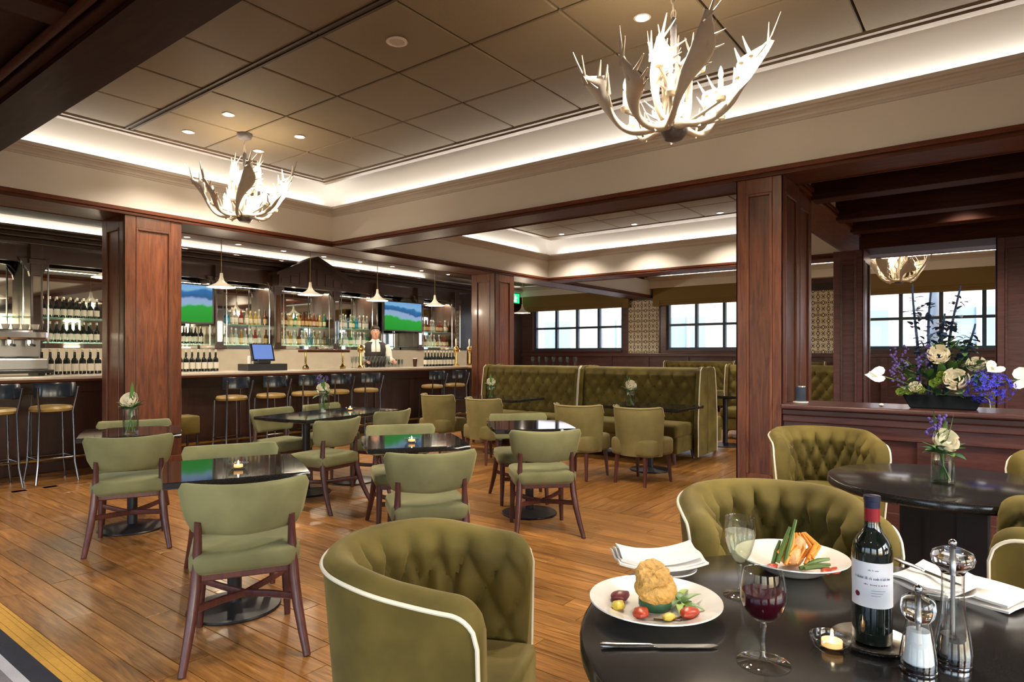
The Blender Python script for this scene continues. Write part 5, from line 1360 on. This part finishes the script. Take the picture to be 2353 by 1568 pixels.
# salt and pepper mills
def mill(name, label, loc, prof, fillm, f0, f1, fr, head, neck):
    t = thing(name, label, 'mill', loc)
    low = [p for p in prof if p[1] <= neck]; hi = [p for p in prof if p[1] >= neck]
    MB().lathe([(0.002, low[0][1])] + low, 36, cap0=False, cap1=False).build('acrylic_body', 'thin2', t, smooth=True, angle=60)
    MB().lathe([(0.002, hi[0][1])] + hi + [(0.002, hi[-1][1])], 36, cap0=False, cap1=False).build('acrylic_head', 'glass', t, smooth=True, angle=60)
    MB().lathe([(low[0][0]*0.97, low[0][1]+0.001), (low[0][0]*0.97, low[0][1]+0.007), (0.002, low[0][1]+0.008)], 32).build('acrylic_foot', 'glass', t, smooth=True)
    MB().lathe([(fr*0.9, f0), (fr, f0+0.003), (fr*0.75, f1), (0.002, f1)], 24).build('filling', fillm, t, smooth=True)
    MB().lathe([(0.004, f1), (0.004, head-0.014)], 10).build('spindle', 'steel', t, smooth=True)
    MB().ball((0, 0, head), 0.0075, 12, 8).build('knob', 'chrome', t, smooth=True)
    MB().lathe([(0.030, 0.0), (0.031, 0.003), (0.031, 0.008), (0.029, 0.010)], 32).build('base_ring', 'chrome', t, smooth=True)
    return t
mill('salt_mill', 'short clear mill filled with white salt', (1.417, 0.121, TZ), [(0.030, 0.010), (0.031, 0.03), (0.026, 0.065), (0.021, 0.090), (0.020, 0.098), (0.027, 0.108), (0.0295, 0.122), (0.027, 0.138), (0.016, 0.148), (0.004, 0.150)], 'salt', 0.019, 0.080, 0.0255, 0.158, 0.098)
mill('pepper_mill', 'tall clear pepper mill with a wide turned head', (1.489, 0.071, TZ), [(0.032, 0.010), (0.033, 0.03), (0.029, 0.06), (0.022, 0.10), (0.0185, 0.14), (0.019, 0.178), (0.023, 0.186), (0.034, 0.196), (0.037, 0.207), (0.033, 0.219), (0.018, 0.226), (0.004, 0.228)], 'pepper', 0.019, 0.060, 0.027, 0.236, 0.178)

# ================================================================ flowers
def rose(mb, c, r, axis=(0, 0, 1), seed=0):
    rg = random.Random(seed); q = Vector((0, 0, 1)).rotation_difference(Vector(axis).normalized()); c = Vector(c)
    for (n, rr, e0, e1, wd) in ((3, 0.42, -0.9, 0.75, 1.5), (4, 0.66, -1.1, 0.55, 1.25), (5, 0.92, -1.2, 0.30, 1.05), (6, 1.1, -1.25, 0.05, 0.85)):
        o0 = rg.random()*6
        for k in range(n):
            a0 = o0 + 2*pi*k/n; R_ = r*rr*rg.uniform(0.94, 1.06); grid = []
            for j in range(5):
                e = e0 + (e1-e0)*j/4
                for i in range(5):
                    a = a0 + wd*(i/4-0.5)*(1 if j else 0.6); f = 1 + 0.10*(j/4)**3
                    p = Vector((cos(e)*cos(a), cos(e)*sin(a), sin(e)*0.9))*R_*f; grid.append(c + q @ p)
            o = len(mb.v); mb.v += [tuple(p) for p in grid]
            for j in range(4):
                for i in range(4): mb.f.append((o+j*5+i, o+j*5+i+1, o+(j+1)*5+i+1, o+(j+1)*5+i))
    return mb
def posy(label, loc, h=0.19, r=0.05, seed=0, purple=True, sc=1.0):
    t = thing('flower_vase', label, 'vase', loc); rg = random.Random(seed)
    MB().lathe([(r*0.9, 0), (r, 0.004), (r, h), (r*0.93, h), (r*0.93, 0.012), (0.002, 0.010)], 24).build('glass_vase', 'thin', t, smooth=True, angle=50)
    MB().lathe([(r*0.91, 0.013), (r*0.91, h*0.7), (0.002, h*0.7)], 20).build('water', thin_glass('vase water', (0.86, 0.95, 0.90), 0.4) if 'vase water' not in bpy.data.materials else bpy.data.materials['vase water'], t, smooth=True)
    for k in range(6):
        a = rg.uniform(0, 6.28); MB().tube([(r*0.6*cos(a), r*0.6*sin(a), 0.02), (0, 0, h*0.6), (-r*0.5*cos(a), -r*0.5*sin(a), h+0.04)], 0.003, 6).build('stem', 'leaf', t, smooth=True)
    rs = MB(); rose(rs, (-0.02, -0.015, h+0.06), 0.050, (-0.6, -0.5, 0.5), seed); rs.build('rose', 'petal', t, smooth=True, recalc=False)
    for k in range(12):
        a = 2*pi*k/12 + rg.uniform(-0.2, 0.2); mb = MB(); leafv(mb, (0.015*cos(a), 0.015*sin(a), h-0.005), (cos(a), sin(a), rg.uniform(0.0, 1.2)), (0, 0, 1), rg.uniform(0.07, 0.11), 0.028); mb.build('leaf', 'leaf' if k % 2 else 'leaf2', t, smooth=True, recalc=False)
    for k in range(3):
        a = rg.uniform(0, 6.28); mb = MB(); d_ = Vector((0.35*cos(a), 0.35*sin(a), 1)); leafv(mb, (0, 0, h+0.02), d_, (cos(a), sin(a), 0.1), rg.uniform(0.13, 0.19), 0.014, 0.3, 0.1); mb.build('blade_leaf', 'leaf', t, smooth=True, recalc=False)
    if purple:
        for k in range(4):
            a = rg.uniform(0, 6.28); mb = MB(); p = Vector((0.05*cos(a), 0.05*sin(a), h+0.12+rg.uniform(-0.02, 0.03)))
            for j in range(9): q = p + Vector((rg.uniform(-0.018, 0.018), rg.uniform(-0.018, 0.018), rg.uniform(-0.03, 0.03))); mb.ball(q, 0.008, 6, 4)
            o = mb.build('purple_spray', 'purple', t, smooth=True); o['kind'] = 'stuff'
    t.scale = (sc, sc, sc); return t
posy('glass vase with a cream rose on the table near the bar column', (2.04, 5.11, TZ), 0.19, 0.05, 1, False, 1.05)
posy('glass vase with a cream rose and purple sprigs on the round table before the partition', (3.54, 0.206, TZ), 0.145, 0.047, 2, True)
posy('glass vase with a pale rose on the long table before the bar', (3.97, 5.42, TZ), 0.17, 0.05, 3, True, 1.1)
posy('small vase with a white rose on the left booth table', (6.68, 5.46, TZ), 0.16, 0.045, 4, False)
posy('small vase with a white rose on the right booth table', (6.56, 3.32, TZ), 0.16, 0.045, 5, False, 1.1)

# ---- big arrangement on the partition ledge
LZ = 0.945
BX, BY = 5.66, 0.33
t = thing('flower_arrangement', 'large arrangement of white, blue and purple flowers in a black trough on the ledge', 'flowers', (BX, BY, LZ)); rg = random.Random(21)
MB().prism([(-0.25, 0.10), (0.25, 0.10), (0.20, 0.0), (-0.20, 0.0)], 'x', -0.08, 0.08).build('trough', plain('matt black trough', (0.008, 0.010, 0.012), 0.7, spec=0.1), t, bevel=0.01)
S1 = lambda a, b, c: Vector((b, -a, c))      # a to the right as seen from the tables, b deeper, c up
for k in range(120):
    a = rg.uniform(-0.33, 0.33); mb = MB(); d_ = S1(a*2.0+rg.uniform(-0.5, 0.5), rg.uniform(-1, 0.6), rg.uniform(-0.1, 0.9))
    leafv(mb, S1(a*0.75, rg.uniform(-0.07, 0.05), 0.09+rg.uniform(0, 0.24)), d_, (0, 0, 1), rg.uniform(0.08, 0.15), rg.uniform(0.02, 0.04)); mb.build('leaf', ('leaf', 'leaf2', 'leaf')[k % 3], t, smooth=True, recalc=False)
for k, (a, b, c, r_) in enumerate(((0.085, -0.13, 0.225, 0.068), (-0.02, -0.10, 0.40, 0.062), (0.20, -0.06, 0.33, 0.05), (-0.16, -0.13, 0.16, 0.036))):
    mb = MB(); rose(mb, S1(a, b, c), r_, S1(0, -1, 0.4), 40+k); mb.build('rose', 'petal', t, smooth=True, recalc=False)
for k, (a, b, c) in enumerate(((-0.20, -0.12, 0.13), (-0.13, -0.13, 0.14), (-0.26, -0.10, 0.12), (-0.05, -0.12, 0.19), (-0.02, -0.13, 0.21), (0.0, -0.11, 0.25))):
    mb = MB(); rose(mb, S1(a, b, c), 0.026, S1(0, -1, 0.3), 60+k); mb.build('lime_bloom', 'lime', t, smooth=True, recalc=False)
def anthurium(c, dr, up, s):
    mb = MB(); dr = Vector(dr).normalized(); up = Vector(up); sd = dr.cross(up).normalized(); up = sd.cross(dr); c = Vector(c); n = 20; pts = []
    for i in range(n):
        q = 2*pi*i/n; hx = 16*sin(q)**3/17; hy = (13*cos(q)-5*cos(2*q)-2*cos(3*q)-cos(4*q))/17
        pts.append((hx, -hy))
    o = len(mb.v); mb.v.append(tuple(c + up*(-0.012)))
    for f in (0.5, 1.0):
        for hx, hy in pts: mb.v.append(tuple(c + sd*(hx*s*f) + dr*(hy*s*f) + up*(0.02*(hx*hx+hy*hy)*f*f)))
    for i in range(n):
        k = (i+1) % n; mb.f.append((o, o+1+i, o+1+k)); mb.f.append((o+1+i, o+1+n+i, o+1+n+k, o+1+k))
    a_ = mb.build('anthurium', 'petalw', t, smooth=True, recalc=False)
    MB().tube([c, c + dr*s*0.3 + up*0.03, c + dr*s*0.55 + up*0.05], [0.007, 0.007, 0.004], 8).build('spadix', 'petal', a_, smooth=True)
    MB().tube([S1(0, -0.02, 0.10), (S1(0, -0.05, 0.12)+c)/2, c - dr*s*0.3], 0.004, 6).build('stem', 'leaf', a_, smooth=True)
anthurium(S1(-0.42, -0.06, 0.235), S1(-1, -0.1, -0.05), S1(0, -0.75, 0.65), 0.085)
anthurium(S1(0.47, -0.08, 0.235), S1(0.8, -0.3, 0.25), S1(-0.3, -0.75, 0.6), 0.10)
anthurium(S1(0.30, -0.12, 0.30), S1(-0.6, -0.6, -0.5), S1(0.2, -0.7, 0.7), 0.065)
mb = MB()
for k in range(190):
    d_ = Vector((rg.gauss(0, 1), rg.gauss(0, 1), rg.gauss(0, 1))).normalized(); c = S1(0.27, -0.09, 0.17) + Vector((d_.x*0.10, d_.y*0.15, d_.z*0.12))*rg.uniform(0.75, 1.05)
    u = d_.orthogonal().normalized(); v = d_.cross(u)
    for j in range(5):
        q = 2*pi*j/5 + k; e = u*cos(q)+v*sin(q); f = u*cos(q+0.9)+v*sin(q+0.9); mb.add([c, c+e*0.010+d_*0.004, c+(e+f)*0.0105+d_*0.006, c+f*0.010+d_*0.004], [(0, 1, 2, 3)])
o = mb.build('blue_florets', 'blue', t, recalc=False); o['kind'] = 'stuff'
for k in range(6):
    mb = MB(); a = rg.uniform(-0.34, -0.08); c0 = rg.uniform(0.22, 0.34)
    for j in range(16): q = S1(a+rg.uniform(-0.02, 0.02), -0.08+rg.uniform(-0.03, 0.05), c0 + 0.013*j - 0.06); mb.ball(q, rg.uniform(0.006, 0.012), 6, 4)
    o = mb.build('purple_spray', 'purple', t, smooth=True); o['kind'] = 'stuff'
mb = MB()
for k in range(110):
    q = S1(0.06+rg.uniform(-0.12, 0.13), rg.uniform(-0.03, 0.03), 0.37+rg.uniform(-0.12, 0.16)); mb2 = MB(); leafv(mb2, q, (rg.gauss(0, 1), rg.gauss(0, 1), rg.gauss(0.2, 0.6)), (0, 0, 1), 0.06, 0.02); mb.add(mb2.v, mb2.f)
o = mb.build('green_foliage', 'leaf', t, smooth=True, recalc=False); o['kind'] = 'stuff'
for k, (a, lean, H_) in enumerate(((-0.16, -0.02, 0.93), (-0.10, 0.03, 0.86), (0.0, 0.10, 0.90), (-0.05, 0.05, 0.70), (0.03, 0.16, 0.62))):
    mb = MB(); P0 = S1(a*0.5, 0.0, 0.1); pts = []
    for j in range(9): q = j/8; pts.append(P0 + S1((a-a*0.5)+lean*q + 0.012*sin(5*q+k), 0.02*sin(3*q), (H_-0.1)*q))
    mb.tube(pts, [0.013*(1-0.5*j/8) for j in range(9)], 7); tw = mb.build('tall_twig', 'bluedark', t, smooth=True)
    mb = MB()
    for j in range(34):
        q = rg.uniform(0.35, 1.0); p = pts[int(q*8)] + Vector((rg.uniform(-0.03, 0.03), rg.uniform(-0.03, 0.03), rg.uniform(-0.03, 0.03))); m2 = MB()
        leafv(m2, p, (rg.gauss(0, 1), rg.gauss(0, 1), rg.gauss(0.3, 0.5)), (0, 0, 1), rg.uniform(0.045, 0.075), 0.024); mb.add(m2.v, m2.f)
    o = mb.build('dark_florets', 'bluedark', tw, smooth=True, recalc=False); o['kind'] = 'stuff'
jr = thing('candle_jar', 'dark glass candle jar on a white coaster at the column end of the ledge', 'candle', (5.62, 1.30, LZ))
MB().lathe([(0.055, 0), (0.06, 0.004), (0.06, 0.012), (0.04, 0.014)], 24).build('coaster', 'white', jr, smooth=True)
MB().lathe([(0.036, 0.014), (0.04, 0.02), (0.04, 0.13), (0.037, 0.13), (0.036, 0.03), (0.002, 0.028)], 24).build('jar', plain('smoked glass', (0.10, 0.14, 0.20), 0.05, trans=0.6, ior=1.3), jr, smooth=True)
MB().lathe([(0.041, 0.130), (0.041, 0.140), (0.036, 0.143)], 24).build('rim_band', 'chrome', jr, smooth=True)
sd_ = thing('small_shell', 'small white ornament lying on the partition ledge', 'ornament', (5.62, 0.72, LZ))
mb = MB(); blob(mb, (0, 0, 0.012), (0.03, 0.02, 0.012), 3, 0.15); mb.build('body', 'white', sd_, smooth=True)

# ================================================================ the bartender
M['skin'] = plain('skin', (0.40, 0.20, 0.14), 0.5)
M['hair'] = plain('dark hair', (0.018, 0.012, 0.010), 0.6)
M['shirt'] = plain('white shirt', (0.66, 0.62, 0.58), 0.8)
M['vest'] = plain('black waistcoat', (0.018, 0.016, 0.017), 0.75)
M['trouser'] = plain('black trousers', (0.015, 0.015, 0.017), 0.8)
pr = thing('person', 'bartender in a black waistcoat and white shirt leaning on the bar with a dark glass', 'person', (8.12, 9.50, 0), R(-35))
pr.scale = (1.05, 1.05, 1.05)
def ell(c, a, b, n=16): return [(c[0]+a*cos(2*pi*k/n), c[1]+b*sin(2*pi*k/n), c[2]) for k in range(n)]
def torso(g=0.0, z0=0.86, z1=1.50):
    st = [(0.86, 0.165, 0.115, 0.03), (0.95, 0.170, 0.120, 0.025), (1.05, 0.158, 0.110, 0.015), (1.15, 0.165, 0.112, 0.0), (1.28, 0.185, 0.120, -0.01), (1.38, 0.195, 0.115, -0.01), (1.45, 0.185, 0.095, -0.005), (1.50, 0.12, 0.075, 0.0), (1.53, 0.065, 0.062, 0.0)]
    return [ell((0, y, z), a+g, b+g) for z, a, b, y in st if z0-0.001 <= z <= z1+0.04]
ARM_L = [(0.185, 0.0, 1.43), (0.235, -0.03, 1.32), (0.255, -0.09, 1.18), (0.275, -0.24, 1.155), (0.29, -0.38, 1.15)]     # his left arm, resting on the bar
ARM_R = [(-0.185, 0.0, 1.43), (-0.235, 0.0, 1.30), (-0.25, -0.02, 1.16), (-0.23, -0.16, 1.13), (-0.20, -0.28, 1.15)]
AR = [0.058, 0.054, 0.044, 0.038, 0.028]
mb = MB(); mb.loft(torso()); mb.tube(ARM_L, AR, 10); mb.tube(ARM_R, AR, 10)
mb.tube([(0, 0.0, 1.46), (0, -0.012, 1.56), (0, -0.02, 1.62)], [0.060, 0.055, 0.06], 12)
# head: skull, jaw, nose, ears
hr = []
for z, a, b, y in ((1.545, 0.030, 0.035, -0.055), (1.56, 0.048, 0.055, -0.045), (1.60, 0.062, 0.078, -0.030), (1.65, 0.070, 0.088, -0.022), (1.70, 0.073, 0.093, -0.016), (1.74, 0.068, 0.087, -0.012), (1.77, 0.050, 0.066, -0.010), (1.785, 0.02, 0.03, -0.010)): hr.append(ell((0, y, z), a, b, 18))
mb.loft(hr); mb.tube([(0, -0.105, 1.685), (0, -0.122, 1.655), (0, -0.112, 1.645)], [0.008, 0.013, 0.010], 8)
for s in (-1, 1): mb.ball((s*0.073, -0.015, 1.665), 0.022, 8, 6, (0.45, 0.8, 1.25))
for s in (-1, 1): mb.tube([(s*0.09, 0.03, 0.92), (s*0.10, 0.01, 0.50), (s*0.105, 0.03, 0.08)], [0.092, 0.062, 0.045], 10); mb.tube([(s*0.105, 0.05, 0.05), (s*0.11, -0.14, 0.035)], [0.045, 0.035], 8)
def hand(mb, wrist, d_, curl):
    w_ = Vector(wrist); d_ = Vector(d_).normalized(); side_ = d_.cross(Vector((0, 0, 1))).normalized(); up = side_.cross(d_)
    mb.tube([w_, w_+d_*0.03, w_+d_*0.085], [0.026, 0.036, 0.038], 10, flat=[0.020, 0.016, 0.013])
    for k, L in enumerate((0.068, 0.078, 0.074, 0.058)):
        b = w_ + d_*0.08 + side_*(0.027-0.018*k); mb.tube([b, b+d_*L*0.4-up*curl*0.2*L, b+d_*L*0.72-up*curl*0.6*L, b+d_*L*0.85-up*curl*L], [0.0088, 0.0085, 0.008, 0.0065], 7)
    b = w_ + d_*0.03 + side_*0.032; mb.tube([b, b+side_*0.022+d_*0.02, b+side_*0.026+d_*0.05-up*curl*0.012], [0.011, 0.0095, 0.008], 7)
hand(mb, ARM_L[-1], (0.1, -1, 0.0), 0.8); hand(mb, ARM_R[-1], (0.5, -1, -0.1), 0.5)
body = mb.build('body', 'skin', pr)
md = body.modifiers.new('fuse', 'REMESH'); md.mode = 'VOXEL'; md.voxel_size = 0.0075; md.use_smooth_shade = True
for s in (-1, 1):
    MB().ball((s*0.028, -0.100, 1.688), 0.011, 10, 6).build('eye', 'white', pr, smooth=True); MB().ball((s*0.028, -0.108, 1.687), 0.005, 8, 5).build('pupil', 'black', pr, smooth=True)
    MB().tube([(s*0.014, -0.111, 1.705), (s*0.045, -0.100, 1.706)], 0.0035, 6).build('eyebrow', 'hair', pr, smooth=True)
MB().tube([(-0.022, -0.106, 1.612), (0, -0.113, 1.611), (0.022, -0.106, 1.612)], [0.003, 0.0045, 0.003], 6).build('mouth', plain('lips', (0.32, 0.12, 0.10), 0.5), pr, smooth=True)
h2 = [ell((0, y, z), a, b, 18) for z, a, b, y in ((1.665, 0.062, 0.050, 0.045), (1.695, 0.082, 0.075, 0.018), (1.722, 0.083, 0.094, -0.004), (1.745, 0.082, 0.104, -0.014), (1.775, 0.068, 0.088, -0.014), (1.80, 0.04, 0.055, -0.012), (1.812, 0.015, 0.02, -0.012))]
MB().loft(h2).build('hair', 'hair', pr, smooth=True)
mb = MB(); mb.loft(torso(0.010)); g_ = 0.012
mb.tube(ARM_L[:4] + [(0.287, -0.35, 1.152)], [r+g_ for r in AR[:4]] + [0.043], 10); mb.tube(ARM_R[:4] + [(-0.205, -0.255, 1.147)], [r+g_ for r in AR[:4]] + [0.043], 10)
sh = mb.build('shirt', 'shirt', pr); md = sh.modifiers.new('fuse', 'REMESH'); md.mode = 'VOXEL'; md.voxel_size = 0.010; md.use_smooth_shade = True
MB().loft([ell((0, -0.004, 1.515), 0.078, 0.072), ell((0, -0.008, 1.555), 0.066, 0.066), ell((0, -0.008, 1.555), 0.060, 0.060), ell((0, -0.004, 1.515), 0.070, 0.065)], cap0=False, cap1=False).build('collar', 'shirt', pr, smooth=True)
# waistcoat: torso shell open in a V at the chest
mb = MB(); r0_ = [r_ for r_ in torso(0.022, 0.86, 1.50) if r_[0][2] < 1.51]; fs = []; n = 16; rings = []
for ra, rb_ in zip(r0_, r0_[1:]):
    for q in range(5): rings.append([tuple(a_*(1-q/5)+b_*q/5 for a_, b_ in zip(pa, pb)) for pa, pb in zip(ra, rb_)])
rings.append(r0_[-1])
for j in range(len(rings)-1):
    for i in range(n):
        a = (i+0.5)/n*2*pi; front = abs(((a - 1.5*pi + pi) % (2*pi)) - pi); z = rings[j][0][2]
        if z > 1.22 and front < 0.02 + (z-1.22)*1.9: continue
        if 1.32 < z < 1.46 and (abs(cos(a)) > 0.975): continue
        k = (i+1) % n; fs.append((j*n+i, j*n+k, (j+1)*n+k, (j+1)*n+i))
mb.add([p for r_ in rings for p in r_], fs); v_ = mb.build('waistcoat', 'vest', pr, smooth=True, angle=80)
md = v_.modifiers.new('thick', 'SOLIDIFY'); md.thickness = 0.008
MB().tube([(0, -0.085, 1.525), (0, -0.128, 1.40), (0, -0.140, 1.20)], [0.016, 0.022, 0.03], 6, flat=[0.006, 0.005, 0.005]).build('tie', 'vest', pr, smooth=True)
mb = MB(); mb.loft(torso(0.014, 0.86, 1.0));
for s in (-1, 1): mb.tube([(s*0.09, 0.03, 0.92), (s*0.10, 0.01, 0.50), (s*0.105, 0.03, 0.09)], [0.105, 0.080, 0.068], 12)
tr = mb.build('trousers', 'trouser', pr, smooth=True)
for s in (-1, 1): MB().tube([(s*0.105, 0.085, 0.04), (s*0.108, -0.03, 0.042), (s*0.11, -0.165, 0.03)], [0.045, 0.05, 0.040], 10, flat=[0.04, 0.04, 0.028]).build('shoe', 'black', pr, smooth=True)
dg = thing('stout_glass', 'dark glass of stout held on the bar by the bartender', 'glass', (8.62, 8.93, 1.10))
MB().lathe([(0.03, 0), (0.032, 0.005), (0.042, 0.12), (0.041, 0.15)], 16).build('stout', plain('dark stout', (0.03, 0.008, 0.004), 0.1), dg, smooth=True)
MB().lathe([(0.041, 0.15), (0.042, 0.162), (0.03, 0.165)], 16).build('foam', 'petal', dg, smooth=True)
